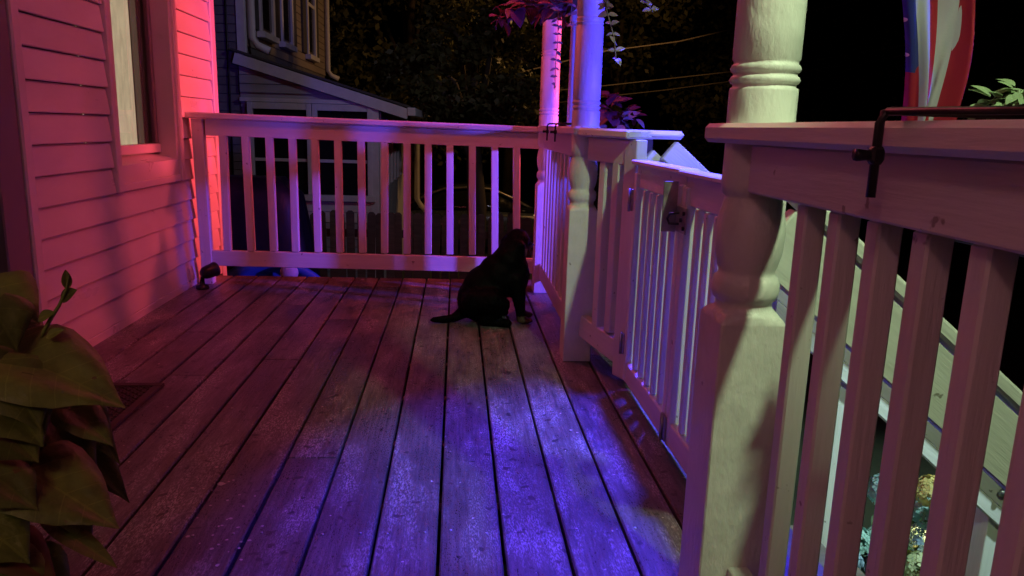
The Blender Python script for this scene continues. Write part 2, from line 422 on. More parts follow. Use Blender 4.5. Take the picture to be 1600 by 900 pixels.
gb.inputs['Base Color'].default_value = (.95, .96, .95, 1); gb.inputs['IOR'].default_value = 1.45
wb('pane', (XW - .095, ry0 + .027, rz0 + .046), (XW - .091, ry1 - .034, rz1 - .041), gm, .0005)
# lit roller shade behind the glass
sm = bpy.data.materials.new('lit_shade_fabric'); sm.use_nodes = True
sn, sl = sm.node_tree.nodes, sm.node_tree.links; spb = sn['Principled BSDF']
spb.inputs['Base Color'].default_value = (.62, .55, .45, 1); spb.inputs['Roughness'].default_value = .9
wv = sn.new('ShaderNodeTexNoise'); wv.inputs['Scale'].default_value = 1; wv.inputs['Detail'].default_value = 4
mp = sn.new('ShaderNodeMapping'); mp.inputs['Scale'].default_value = (30, 45, 9); tcn = sn.new('ShaderNodeTexCoord')
sl.new(tcn.outputs['Object'], mp.inputs[0]); sl.new(mp.outputs[0], wv.inputs['Vector'])
mr = sn.new('ShaderNodeMapRange'); mr.inputs[1].default_value = .35; mr.inputs[2].default_value = .65; mr.inputs[3].default_value = .46; mr.inputs[4].default_value = .62
sl.new(wv.outputs[0], mr.inputs[0]); sl.new(mr.outputs[0], spb.inputs['Emission Strength'])
spb.inputs['Emission Color'].default_value = (1.0, .76, .48, 1)
bpn = sn.new('ShaderNodeBump'); bpn.inputs['Strength'].default_value = .5; sl.new(wv.outputs[0], bpn.inputs['Height']); sl.new(bpn.outputs[0], spb.inputs['Normal'])
nyv = 26; vs = []
for i in range(nyv + 1):
    yy = ry0 + .01 + (ry1 - .12 - ry0) * i / nyv
    dx = .004 * math.sin(i * .9) + .002 * math.sin(i * 2.3)
    vs += [(XW - .135 + dx, yy, rz0 + .01), (XW - .135 + dx * .6, yy, rz1)]
link('window_shade', mesh(vs, [(2 * i, 2 * i + 2, 2 * i + 3, 2 * i + 1) for i in range(nyv)], True), w, None, sm)
DARKROOM = mat('dark_room', (0.05, 0.04, 0.03), 0.9)
wb('room_back', (XW - .40, ry0 - .1, rz0 - .1), (XW - .38, ry1 + .1, rz1 + .1), DARKROOM)
wb('shade_track', (XW - .130, ry1 - .115, rz0 + .046), (XW - .10, ry1 - .09, rz1 - .041), GREYTRIM, .002)

# ================================================================== PORCH POSTS
def post_mesh():
    hb = 0.0565
    angs = [R(q * 90 + a) for q in range(4) for a in (-43.6, -34, -23, -11.5, 0, 11.5, 23, 34, 43.6)]; seg = len(angs)
    def ring_sq(h_, rnd):                           # rounded square ring, rnd 0..1 -> circle of radius h_
        out = []
        for i in range(seg):
            a = angs[i]; c_, s_ = math.cos(a), math.sin(a)
            k = 1 / max(abs(c_), abs(s_))
            q = (1 - rnd) * k + rnd
            out.append((h_ * q * c_, h_ * q * s_))
        return out
    rows = [(0.0, hb, 0), (0.60, hb, 0), (0.618, hb, 0), (0.628, hb * .985, .35), (0.634, hb * .95, .75), (0.638, .049, 1), (0.644, .0475, 1), (0.652, .0475, 1), (.656, .053, 1), (.668, .0565, 1), (.682, .0565, 1), (.692, .053, 1),
            (.697, .0475, 1), (.704, .047, 1), (.712, .050, 1), (.735, .0555, 1), (.762, .0575, 1), (.79, .0555, 1), (.815, .050, 1), (.826, .0475, 1), (.83, .0475, 1), (.834, .052, 1), (.85, .0545, 1), (.88, .0535, 1), (.915, .0535, 1),
            (.95, .0545, 1), (1.000, .0545, 1), (1.004, .0535, 1), (1.006, .0500, 1), (1.010, .0500, 1), (1.012, .0535, 1), (1.017, .0560, 1), (1.022, .0535, 1), (1.024, .0505, 1), (1.0275, .0505, 1), (1.0295, .0535, 1), (1.035, .0560, 1), (1.040, .0535, 1), (1.0425, .0505, 1), (1.046, .0505, 1), (1.05, .0535, 1),
            (1.10, .0535, 1), (1.318, .0525, 1), (1.322, .0495, 1), (1.326, .0495, 1), (1.329, .054, 1), (1.333, .0495, 1), (1.337, .0495, 1), (1.345, .054, 1), (1.35, .0495, 1), (1.354, .0495, 1), (1.358, .0525, 1),
            (1.66, .0515, 1), (1.665, .048, 1), (1.675, .052, 1), (1.685, .048, 1), (1.80, .0515, 1), (1.84, hb * .95, .75), (1.86, hb, 0), (2.258, hb, 0)]
    vs, fs = [], []
    for z, h_, rd in rows:
        vs += [(x, y, z) for x, y in ring_sq(h_, rd)]
    for k in range(len(rows) - 1):
        for i in range(seg):
            j = (i + 1) % seg
            fs.append((k * seg + i, k * seg + j, (k + 1) * seg + j, (k + 1) * seg + i))
    fs.append(tuple(range(seg - 1, -1, -1)))
    me = mesh(vs, fs, True)
    # keep the square part's edges crisp
    for p in me.polygons:
        zc = p.center.z
        if zc < .62 or zc > 1.85: p.use_smooth = False
    return me
POST = post_mesh()
YA, YB, YC = 4.315, 3.005, 1.243
for (x, y, lab) in ((0.512, YA, 'white turned porch post at the far corner of the railing, behind the dog'),
                    (PX, YB, 'middle white turned porch post between far railing and open gate, lit blue'),
                    (0.499, YC, 'nearest and largest white turned porch post, lit green, beside the gate')):
    p = link('porch_post', POST, None, Matrix.Translation((x, y, 0.001)), POSTPAINT)
    tag(p, lab, 'post', 'turned porch posts')

# ================================================================== RAILINGS
CAPW = 0.14
def cap_mesh_bar(name, root, p0, p1, w=CAPW, h=.034): return bar(name, root, p0, p1, w, h, PAINT, ch=.007)
# --- far railing (runs from the house to the far corner post)
YF = 4.40
far = thing('porch_railing', (-.5, YF, 0), 'long white railing across the far end of the deck, behind the dog', 'railing', 'white porch railings')
zl, zr = .968, .943
cap_mesh_bar('top_cap', far, (-1.492, YF, zl - .017), (.56, YF, zr - .018), .10)
bar('top_rail', far, (-1.39, YF, zl - .034 - .046), (.55, YF, zr - .034 - .047), .038, .090, PAINT)
bar('bottom_rail', far, (-1.392, YF, .152), (.55, YF, .134), .038, .088, PAINT)
bar('end_post', far, (-1.418, YF, 0.002), (-1.432, YF, zl - .036), .06, .06, PAINT, up=(0, 1, 0))
tx = [349, 384, 421, 457, 492, 528, 564, 601, 636, 669, 703, 738, 773, 807]
bx_ = [357, 394, 429, 463, 498, 532, 567, 601, 636, 669, 703, 738, 773, 807]
for a, b in zip(tx, bx_):
    t = ony(a, 220, YF); q = ony(b, 405, YF)
    d = (t - q) / (t.z - q.z)
    zt = (zl - .124) + (zr - zl) * (t.x + 1.49) / 1.945 + .003
    bar('baluster', far, q + d * (.196 - q.z), q + d * (zt - q.z), .040, .040, PAINT, up=(0, 1, 0))
# --- side railing from middle post to corner post
side = thing('porch_railing', (PX, 3.65, 0), 'short white side railing between the two far porch posts, seen edge on', 'railing', 'white porch railings')
ya, yb = YB + .055, YA - .055
cap_mesh_bar('top_cap', side, (PX, YB - .06, .928), (PX + .004, YA + .06, .931), .108)
bar('top_rail', side, (PX, ya, .866), (PX, yb, .869), .038, .088, PAINT)
bar('bottom_rail', side, (PX, ya, .125), (PX, yb, .128), .038, .088, PAINT)
for i in range(9):
    y = ya + .125 + i * (yb - ya - .22) / 8.2
    bar('baluster', side, (PX, y, .171), (PX + random.uniform(-.002, .002), y, .823), .038, .038, PAINT, up=(1, 0, 0))
# --- near railing on the right
near = thing('porch_railing', (PX, .5, 0), 'nearest white railing at the right, with a broad top rail and tall balusters', 'railing', 'white porch railings')
cap_mesh_bar('top_cap', near, (.50, YC + .085, .9325), (.50, -3.35, .9325), .135, .032)
bar('top_rail', near, (.485, YC - .055, .878), (.485, -3.35, .877), .038, .076, PAINT)
bar('bottom_rail', near, (.513, YC - .055, .130), (.513, -3.35, .130), .038, .088, PAINT)
ybal = [1.012, .922, .828, .734, .642] + [.55 - .093 * i for i in range(41)]
for y in ybal:
    dd = random.uniform(-.002, .002)
    bar('baluster', near, (.4985 + dd, y + .0145, .175), (.4985, y + .0145 - dd, .838), .029, .031, PAINT, up=(1, 0, 0))
# --- short angled panel between the middle post and the gate
panel = thing('railing_panel', (.56, 2.84, 0), 'short angled white railing panel with two balusters beside the middle post', 'railing')
A_, B_ = Vector((PX + .02, YB - .062, 0)), Vector((.625, 2.685, 0))
dirp = (B_ - A_).normalized(); perp = Vector((-dirp.y, dirp.x, 0))
def pz(t, z): q = A_.lerp(B_, t); return Vector((q.x, q.y, z))
bar('top_cap', panel, pz(-.05, .924), pz(1.16, .922), .12, .032, PAINT, ch=.007)
bar('top_rail', panel, pz(0, .862), pz(.93, .858), .038, .088, PAINT)
bar('bottom_rail', panel, pz(0, .155), pz(.93, .120), .038, .088, PAINT)
for t in (.40, .72):
    bar('baluster', panel, pz(t, .18), pz(t, .817), .040, .040, PAINT, up=tuple(dirp))
bar('end_post', panel, pz(1.06, .03), pz(1.06, .904), .045, .075, PAINT, up=tuple(dirp))
# level return of the cap over the stair head
bar('return_cap', panel, (.60, 2.70, .9225), (.80, 2.70, .9225), .09, .030, PAINT, ch=.012)

# --- folding gate
GX = .632
gate = thing('porch_gate', (GX, 2.0, 0), 'two-leaf folding white picket gate across the stair opening', 'gate')
def leaf(y0, y1, zt, n):
    st = .036
    a = bar('stile', gate, (GX, y0 - st / 2, .045), (GX, y0 - st / 2, zt - .03), .034, st, PAINT, up=(0, 1, 0))
    b = bar('stile', gate, (GX, y1 + st / 2, .045), (GX, y1 + st / 2, zt - .03), .034, st, PAINT, up=(0, 1, 0))
    bar('top_rail', gate, (GX + .004, y0 + .002, zt - .040), (GX + .004, y1 - .002, zt - .040), .020, .078, PAINT)
    bar('gate_cap', gate, (GX, y0 + .004, zt + .0075), (GX, y1 - .004, zt + .0075), .060, .014, PAINT)
    bar('bottom_rail', gate, (GX + .0, y0 - st - .001, .082), (GX, y1 + st + .001, .082), .030, .072, PAINT)
    for i in range(n):
        y = y0 - st - (y0 - y1 - 2 * st) * (i + 1) / (n + 1)
        bar('baluster', gate, (GX + .002, y, .119), (GX + .002, y, zt - .081), .024, .022, PAINT, up=(0, 1, 0))
leaf(2.600, 2.035, .822, 5)
leaf(2.028, 1.44, .818, 6)
def hinge(y, z, hgt=.075):
    h_ = box('hinge', gate, (GX - .024, y - .020, z), (GX - .0175, y + .020, z + hgt), STEEL, .001)
    tube('hinge_pin', h_, [(GX - .027, y, z - .003), (GX - .027, y, z + hgt + .003)], .005, STEEL, 8)
for y, z in ((2.615, .66), (2.615, .14), (2.031, .055), (1.455, .66), (1.455, .15)): hinge(y, z)
# latch: plate with a folded hasp and an end plate
lt = box('latch', gate, (GX - .0225, 1.965, .665), (GX - .0175, 2.055, .735), STEEL, .001)
box('latch_plate', lt, (GX - .060, 2.062, .66), (GX - .0185, 2.066, .80), STEEL, .001)
tube('latch_loop', lt, [(GX - .03, 2.0, .72), (GX - .05, 2.02, .715), (GX - .052, 2.035, .70), (GX - .05, 2.02, .688), (GX - .03, 2.0, .69)], .0035, BLACKM, 6)
for dy, dz in ((.01, .015), (.035, .035), (.012, .055)):
    tube('latch_rivet', lt, [(GX - .0228, 1.965 + dy, .665 + dz), (GX - .028, 1.965 + dy, .665 + dz)], .006, BLACKM, 8)

# ---- stairs down to the walk and their handrails
stairs = bpy.data.objects.new('stairs', None); COL.objects.link(stairs); WM[stairs] = Matrix.Identity(4); tag(stairs, kind='structure')
for i in range(5):
    x = .66 + i * .24; z = -.19 * (i + 1)
    box('tread', stairs, (x, 1.36, z - .035), (x + .262, 2.64, z), CONCRETE, .006)
    box('riser', stairs, (x - .012, 1.365, z), (x + .006, 2.635, z + .152), CONCRETE)
SL = -.80
nsr = thing('stair_railing', (.9, 1.315, 0), 'white stair handrail sloping down just outside the near balusters', 'railing', 'stair handrails')
def sr(root, Y, xa, za, xb, slope, wcap, hsub, off=.0):
    zb = za + slope * (xb - xa); n_ = Vector((slope, 0, -1)).normalized()
    up = (-slope, 0, 1)
    bar('top_cap', root, (xa, Y, za - .016), (xb, Y, zb - .016), wcap, .030, PAINT, up=up, ch=.006)
    k = .034 + hsub / 2
    k2 = k * math.sqrt(1 + slope * slope)
    bar('top_rail', root, (xa + .0, Y + off, za - k2), (xb, Y + off, zb - k2), .038, hsub, PAINT, up=up)
sr(nsr, 1.335, .575, .875, 2.32, SL, .056, .12)
bar('newel_post', nsr, (2.26, 1.395, GZ - .1), (2.26, 1.395, -.44), .089, .089, PAINT, up=(0, 1, 0))
fsr = thing('stair_railing', (1.5, 2.70, 0), 'white stair handrail on the far side of the steps, lit blue', 'railing', 'stair handrails')
def on_edge(name, xa, za, xb, Y, h_, t_):
    k = h_ / 2 * math.sqrt(1 + .835 ** 2)
    bar(name, fsr, (xa, Y, za - k), (xb, Y, za - k - .835 * (xb - xa)), t_, h_, PAINT, up=(.835, 0, 1), ch=.005)
on_edge('handrail', .748, .925, 2.32, 2.675, .082, .036)
on_edge('lower_rail', .672, .895, 2.30, 2.712, .090, .034)
on_edge('lower_rail', .672, .780, 2.30, 2.712, .060, .034)
for x in (1.53, 2.27):
    zt = .895 - .835 * (x - .672)
    bar('newel_post', fsr, (x, 2.765, GZ - .1), (x, 2.765, zt - .06), .089, .089, PAINT, up=(0, 1, 0))
bolt = tube('carriage_bolt', fsr, [(2.23, 2.68, -.46), (2.23, 2.668, -.46)], [.018, .012], STEEL, 10)

# ================================================================== SMALL THINGS ON THE PORCH
# over-the-rail planter brackets
def bracket(x_in, y, ztop, zbot, label, x_out=.64, pin=True, rad=.0048):
    b = thing('planter_bracket', (x_in, y, ztop), label, 'bracket', 'planter brackets hooked over the rails')
    tube('hook', b, [(x_in, y, zbot), (x_in, y, ztop - .012), (x_in + .003, y, ztop - .003), (x_in + .012, y, ztop), (x_out, y, ztop), (x_out + .006, y, ztop - .006), (x_out + .006, y, ztop - .14), (x_out + .15, y, ztop - .14), (x_out + .15, y, ztop - .08)], rad, BLACKM, 8)
    if pin:
        tube('clamp_screw', b, [(x_in - .022, y, zbot + .042), (x_in - .020, y, zbot + .042), (x_in + .003, y, zbot + .042)], [.006, .0065, .004], BLACKM, 8)
        box('clamp_block', b, (x_in - .007, y - .007, zbot + .033), (x_in + .007, y + .007, zbot + .051), BLACKM)
    return b
nb = bracket(.420, .742, .958, .872, 'black iron planter bracket hooked over the near right rail')
tube('crossbar', nb, [(.425, .740, .957), (.470, .60, .957), (.475, .3, .957)], .0042, BLACKM, 6)
bracket(.430, 3.66, .957, .878, 'black planter bracket on the side railing, the one nearer the far corner post', rad=.0042)
bracket(.430, 3.36, .957, .878, 'black planter bracket on the side railing, the one nearer the middle post', rad=.0042)

# leaves ------------------------------------------------------------------------------------
HEART = [(0.0, .56), (.06, .80), (.13, .95), (.22, 1.0), (.34, .95), (.47, .80), (.60, .60), (.72, .41), (.83, .24), (.92, .11), (1.0, .0)]
def leaf_mesh(L, Wd, fold=.25, droop=.35, heart=False, n=7):
    vs, fs = [], []; ph = random.uniform(0, 6)
    rows = HEART if heart else [(i / n, (math.sin(math.pi * (i / n) ** .85) ** .8 if 0 < i < n else .004)) for i in range(n + 1)]
    for t, wr in rows:
        w2 = max(Wd * wr / 2, .0005)
        x = L * t; z = -droop * L * t * t
        back = -.20 * L * (1 - t) ** 5 if heart else 0
        rip = (.10 * w2 * math.sin(t * 13 + ph), .10 * w2 * math.sin(t * 11 + ph * 2)) if heart else (0, 0)
        curl = -.20 * w2 if heart else 0
        vs += [(x + back, -w2, z + fold * w2 * .75 + rip[0] + curl), (x + back * .7, -w2 * .72, z + fold * w2 * .70 + rip[0] * .4), (x + back * .3, -w2 * .36, z + fold * w2 * .42), (x, 0, z),
               (x + back * .3, w2 * .36, z + fold * w2 * .42), (x + back * .7, w2 * .72, z + fold * w2 * .70 + rip[1] * .4), (x + back, w2, z + fold * w2 * .75 + rip[1] + curl)]
    for i in range(len(rows) - 1):
        for j in range(6):
            a = i * 7 + j; fs.append((a, a + 7, a + 8, a + 1))
    return mesh(vs, fs, True)
def leaf_matrix(p, direction, normal):
    x = Vector(direction).normalized(); nrm = Vector(normal); y = nrm.cross(x)
    if y.length < 1e-4: y = Vector((0, 1, 0)).cross(x)
    y.normalize(); z = x.cross(y)
    M = Matrix((x, y, z)).transposed().to_4x4(); M.translation = Vector(p); return M
def add_veins(m, pitch=.016, width=.10, lift=1.5):
    n, l = m.node_tree.nodes, m.node_tree.links; b = n['Principled BSDF']
    tc = n.new('ShaderNodeTexCoord'); sx = n.new('ShaderNodeSeparateXYZ'); l.new(tc.outputs['Object'], sx.inputs[0])
    def M_(op, a, b_=None):
        q = n.new('ShaderNodeMath'); q.operation = op
        for i, v in enumerate((a, b_)):
            if v is None: continue
            if isinstance(v, (int, float)): q.inputs[i].default_value = v
            else: l.new(v, q.inputs[i])
        return q.outputs[0]
    ay = M_('ABSOLUTE', sx.outputs[1])
    ph = M_('FRACT', M_('DIVIDE', M_('SUBTRACT', sx.outputs[0], M_('MULTIPLY', ay, .75)), pitch))
    side = M_('LESS_THAN', ph, width); mid = M_('LESS_THAN', ay, .0016)
    v = M_('MAXIMUM', side, mid)
    src = b.inputs['Base Color'].links[0].from_socket
    sc = n.new('ShaderNodeVectorMath'); sc.operation = 'SCALE'; l.new(src, sc.inputs[0])
    l.new(M_('ADD', 1.0, M_('MULTIPLY', v, lift - 1)), sc.inputs['Scale'])
    for lk in list(src.links):
        if lk.to_node != sc: l.new(sc.outputs[0], lk.to_socket)
    old = b.inputs['Normal'].links[0].from_node if b.inputs['Normal'].links else None
    bp = n.new('ShaderNodeBump'); bp.inputs['Strength'].default_value = .8; bp.inputs['Distance'].default_value = .003; bp.invert = True
    l.new(v, bp.inputs['Height'])
    if old: l.new(old.outputs[0], bp.inputs['Normal'])
    l.new(bp.outputs[0], b.inputs['Normal'])
VLEAF = mat('sweet_potato_vine_leaf', (0.14, 0.155, 0.03), 0.55, 0.4, (22, 22, 22), 0.6, (60, 60, 40), obj_var=0.3, trans=0.12, speck=((.12, .06, .02), 60, .70))
add_veins(VLEAF, .034, .055, 1.3)
BROWNLEAF = mat('browned_leaf', (0.14, 0.06, 0.02), 0.6, 0.3, (14, 14, 14), 0.3, trans=0.2)
POTMAT = mat('glazed_pot', (0.05, 0.035, 0.03), 0.4, 0.2)
vine = thing('potted_vine', (-.86, .98, 0), 'potted vine with big heart-shaped olive leaves at the lower left', 'plant')
link('pot', lathe([(.10, 0.001), (.12, .02), (.15, .20), (.155, .26), (.168, .265), (.168, .30), (.15, .30), (.145, .27)], 28), vine, Matrix.Translation((-.86, .98, 0)), POTMAT)
link('soil', lathe([(.144, .262), (.10, .27), (.001, .272)], 20), vine, Matrix.Translation((-.86, .98, 0)), EARTH)
root_p = Vector((-.86, .98, .28))
# (base px, tip px, depth at base, depth at tip, width m, material)
spec = [((-25, 455), (62, 500), 1.12, 1.10, .115, VLEAF), ((20, 560), (192, 612), 1.06, 1.02, .150, VLEAF), ((-20, 590), (70, 690), 1.02, .98, .14, VLEAF),
        ((70, 640), (158, 760), 1.10, 1.04, .085, VLEAF), ((40, 735), (187, 818), 1.02, .97, .125, VLEAF), ((95, 600), (192, 720), 1.14, 1.10, .07, VLEAF),
        ((-10, 660), (62, 712), 1.00, .98, .10, VLEAF), ((60, 810), (182, 872), 1.05, 1.0, .035, VLEAF), ((0, 846), (92, 900), .98, .95, .07, BROWNLEAF), ((-30, 820), (48, 872), .96, .94, .09, VLEAF), ((-10, 745), (60, 790), .97, .95, .075, VLEAF), ((110, 640), (178, 690), 1.08, 1.05, .06, VLEAF), ((20, 600), (66, 668), 1.01, .98, .07, VLEAF), ((75, 705), (150, 775), 1.06, 1.03, .07, VLEAF), ((-15, 480), (30, 540), 1.06, 1.04, .09, VLEAF), ((30, 880), (120, 960), .98, .96, .09, VLEAF), ((95, 770), (150, 850), 1.06, 1.03, .055, VLEAF),
        ((120, 690), (205, 782), 1.13, 1.10, .06, VLEAF), ((-30, 510), (80, 560), 1.16, 1.12, .12, VLEAF), ((30, 650), (110, 720), 1.12, 1.09, .08, VLEAF), ((-40, 700), (40, 840), 1.0, .97, .11, VLEAF), ((-20, 880), (70, 960), .95, .92, .12, VLEAF),
        ((60, 500), (82, 486), 1.09, 1.09, .022, VLEAF), ((72, 528), (96, 512), 1.08, 1.08, .018, VLEAF), ((95, 470), (118, 452), 1.10, 1.10, .026, VLEAF), ((105, 452), (103, 422), 1.10, 1.10, .014, VLEAF)]
for i, (b_, t_, db, dt, wd, m_) in enumerate(spec):
    p, q = ony(*b_, db), ony(*t_, dt)
    L = (q - p).length
    toward = (EYE - p).normalized() * .55 + Vector((.15, 0, .8))
    me = leaf_mesh(L, wd * (1.12 if wd > .05 else 1), .30, random.uniform(.05, .22), heart=(wd > .05), n=9)
    link('leaf', me, vine, leaf_matrix(p, q - p, toward), m_)
    if wd > .05:
        mid = (p + root_p) / 2 + Vector((0, 0, .08))
        tube('stem', vine, [root_p, mid, p], [.004, .0035, .0025], VLEAF, 5)
sh = [ony(62, 530, 1.09), ony(78, 500, 1.09), ony(92, 478, 1.095), ony(104, 452, 1.10), ony(108, 430, 1.10)]
tube('stem', vine, [root_p] + sh, [.004, .003, .003, .0025, .002, .0012], VLEAF, 5)

# doormat -------------------------------------------------------------------------------------
RUB = mat('brown_rubber', (0.06, 0.035, 0.03), 0.6, 0.2, bump=.3)
mt = thing('doormat', (-1.26, 2.28, 0), 'dark rubber doormat with a raised basket-weave grid in front of the door', 'doormat')
mx0, mx1, my0, my1 = -1.48, -1.02, 1.90, 2.63
box('base', mt, (mx0, my0, .0015), (mx1, my1, .006), RUB)
for lo, hi in (((mx0, my1 - .03, .0062), (mx1, my1, .013)), ((mx0, my0, .0062), (mx1, my0 + .03, .013)), ((mx1 - .03, my0 + .0305, .0062), (mx1, my1 - .0305, .013)), ((mx0, my0 + .0305, .0062), (mx0 + .03, my1 - .0305, .013))):
    box('border', mt, lo, hi, RUB, .003)
bmv, bmf = [], []
ny = 42; nxx = 22
for i in range(nxx):
    for j in range(ny):
        cx = mx0 + .04 + (mx1 - mx0 - .08) * i / (nxx - 1); cy = my0 + .04 + (my1 - my0 - .08) * j / (ny - 1)
        a, b = (.009, .0035) if (i + j) % 2 else (.0035, .008)
        k = len(bmv)
        bmv += [(cx - a, cy - b, .006), (cx + a, cy - b, .006), (cx + a, cy + b, .006), (cx - a, cy + b, .006), (cx - a * .7, cy - b * .7, .011), (cx + a * .7, cy - b * .7, .011), (cx + a * .7, cy + b * .7, .011), (cx - a * .7, cy + b * .7, .011)]
        bmf += [(k + 4, k + 5, k + 6, k + 7), (k, k + 1, k + 5, k + 4), (k + 1, k + 2, k + 6, k + 5), (k + 2, k + 3, k + 7, k + 6), (k + 3, k, k + 4, k + 7)]
tag(link('weave', mesh(bmv, bmf), mt, None, RUB), kind='stuff')

# black spotlight on the deck -------------------------------------------------------------------
sp = thing('deck_spotlight', (-1.415, 4.25, 0), 'small black adjustable spotlight on the deck in the far left corner', 'spotlight')
link('base', lathe([(.034, .001), (.036, .006), (.032, .02), (.014, .026), (.012, .05)], 18), sp, Matrix.Translation((-1.408, 4.25, 0)), BLACKM)
tube('bracket', sp, [(-1.408, 4.25, .045), (-1.405, 4.25, .075), (-1.385, 4.25, .092)], .013, BLACKM, 10)
hm = Matrix.Translation((-1.372, 4.262, .098)) @ Vector((.55, .75, .18)).to_track_quat('Z', 'Y').to_matrix().to_4x4()
hd = link('lamp_head', lathe([(.006, -.05), (.022, -.046), (.034, -.03), (.038, -.005), (.038, .03), (.041, .033), (.041, .045), (.036, .045), (.034, .03)], 20), sp, hm, BLACKM)
link('lens', lathe([(.034, .030), (.001, .034)], 16), hd, hm, GLASSDARK)

# downspout --------------------------------------------------------------------------------------
ds = thing('downspout', (.594, 3.90, 0), 'plain white square downspout just behind the middle porch post', 'downspout')
box('pipe', ds, (.560, 3.865, -.9), (.628, 3.935, 2.42), TRIM, .006)
box('strap', ds, (.555, 3.860, 1.45), (.633, 3.94, 1.485), TRIM, .002)
for k in range(2):
    box('rib', ds, (.578 + k * .024, 3.859, -.9), (.583 + k * .024, 3.864, 1.448), TRIM, .002)

# ================================================================== THE DOG
FUR = mat('black_dog_fur', (0.0005, 0.0006, 0.0012), 0.62, 0.35, (20, 20, 60), 0.6, (140, 140, 60), spec=0.07)
TAN = mat('tan_dog_fur', (0.06, 0.035, 0.02), 0.6, 0.3, (40, 40, 40), 0.5, (140, 140, 140))
DOGO = Vector((.16, 3.60, 0.0))
dog = thing('dog', DOGO, 'black dog sitting by the far corner post, looking out through the railing', 'dog')
def dog_body():
    bm = bmesh.new()
    def ell(c_, r_, rot=(0, 0, 0)):
        from mathutils import Euler
        M = Matrix.Translation(Vector(c_)) @ Euler([R(a) for a in rot]).to_matrix().to_4x4() @ Matrix.Diagonal((*r_, 1))
        bmesh.ops.create_icosphere(bm, subdivisions=3, radius=1.0, matrix=M)
    def limb(pts, rads):
        pts = [Vector(p) for p in pts]
        for (p, q), (a, b) in zip(zip(pts[:-1], pts[1:]), zip(rads[:-1], rads[1:])):
            for i in range(9):
                t = i / 8
                bmesh.ops.create_icosphere(bm, subdivisions=2, radius=a + (b - a) * t, matrix=Matrix.Translation(p.lerp(q, t)))
    # x: the way the dog faces (to the right, +X), y: away from the camera
    ell((-.045, 0, .112), (.104, .104, .112))                    # rump
    ell((-.018, 0, .16), (.108, .096, .125), (0, 20, 0))
    ell((.045, .0, .218), (.106, .090, .138), (0, 28, 0))        # rib cage
    ell((.092, .005, .278), (.086, .080, .108), (0, 26, 0))      # shoulders
    ell((.132, .005, .225), (.072, .074, .110), (0, 4, 0))       # chest
    limb([(.095, .0, .30), (.120, .015, .345), (.135, .03, .385)], [.080, .072, .062])   # neck
    ell((.140, .04, .402), (.060, .060, .052))                   # skull
    ell((.150, .075, .385), (.046, .05, .040))
    limb([(.165, .085, .378), (.200, .125, .358)], [.034, .025]) # muzzle turned away
    ell((.206, .132, .358), (.024, .024, .021))
    # hanging ears
    limb([(.118, -.008, .405), (.150, -.028, .380), (.158, -.030, .335)], [.020, .026, .015])
    limb([(.100, .075, .405), (.085, .105, .375), (.085, .11, .335)], [.020, .026, .015])
    # fore legs
    limb([(.130, -.045, .215), (.150, -.050, .13), (.160, -.052, .05), (.163, -.052, .022)], [.046, .034, .022, .023])
    ell((.183, -.053, .019), (.038, .025, .019))
    limb([(.135, .055, .215), (.158, .058, .13), (.170, .060, .05), (.174, .060, .022)], [.046, .034, .022, .023])
    ell((.196, .060, .019), (.038, .025, .019))
    # hind legs folded: thigh high on the flank, knee forward, foot flat
    for s_ in (-1, 1):
        limb([(-.06, s_ * .075, .115), (.015, s_ * .105, .125), (.065, s_ * .108, .105)], [.070, .062, .042])
        limb([(.065, s_ * .108, .100), (.02, s_ * .105, .055), (-.025, s_ * .10, .026)], [.040, .030, .024])
        limb([(-.03, s_ * .10, .022), (.05, s_ * .112, .020), (.092, s_ * .115, .018)], [.022, .021, .024])
    # tail along the deck
    limb([(-.125, -.01, .040), (-.155, -.03, .022), (-.215, -.05, .018), (-.265, -.055, .017)], [.032, .023, .020, .014])
    me = bpy.data.meshes.new('dog_raw'); bm.to_mesh(me); bm.free()
    o = bpy.data.objects.new('dog_raw', me); COL.objects.link(o)
    rm = o.modifiers.new('r', 'REMESH'); rm.mode = 'VOXEL'; rm.voxel_size = .0075
    sm_ = o.modifiers.new('s', 'SMOOTH'); sm_.iterations = 6; sm_.factor = .6
    dg = bpy.context.evaluated_depsgraph_get(); ev = o.evaluated_get(dg)
    out = bpy.data.meshes.new_from_object(ev)
    bpy.data.objects.remove(o)
    out.polygons.foreach_set('use_smooth', [True] * len(out.polygons)); out.update()
    return out
dm = dog_body()
for v in dm.vertices:
    n_ = v.normal
    v.co += n_ * (.0035 * noise.noise(v.co * 28) + .0015 * noise.noise(v.co * 80))
    v.co.z = max(v.co.z, .0015)
dm.materials.clear(); dm.materials.append(FUR); dm.materials.append(TAN)
for p in dm.polygons:
    c_ = p.center
    paw = c_.z < .042 and c_.x > .13
    muzzle = c_.x > .175 and c_.z > .33 and c_.z < .362
    if paw or muzzle: p.material_index = 1
DM = Matrix.Translation(DOGO)
body = link('body', dm, dog, DM)
# fur: short thin blades lying along the body
fv, ff, fm = [], [], []
rnd = random.Random(3)
polys = list(dm.polygons)
for k in range(15000):
    p = polys[rnd.randrange(len(polys))]
    c_ = p.center; n_ = p.normal
    if c_.z < .02 and n_.z < 0: continue
    lie = Vector((-.45, -.1, -1.0)); lie -= n_ * lie.dot(n_)
    if lie.length < .05: continue
    lie.normalize(); sid = n_.cross(lie)
    long = .022 if c_.x < -.12 and c_.z < .1 else .013
    L = long * rnd.uniform(.6, 1.3)
    jit = Vector((rnd.uniform(-1, 1), rnd.uniform(-1, 1), rnd.uniform(-1, 1))) * .28
    d_ = (lie + n_ * .32 + jit).normalized()
    b_ = c_ + sid * rnd.uniform(-.004, .004) - n_ * .001
    i0 = len(fv); fv += [b_ - sid * .0007, b_ + sid * .0007, b_ + d_ * L]
    ff.append((i0, i0 + 1, i0 + 2)); fm.append(p.material_index)
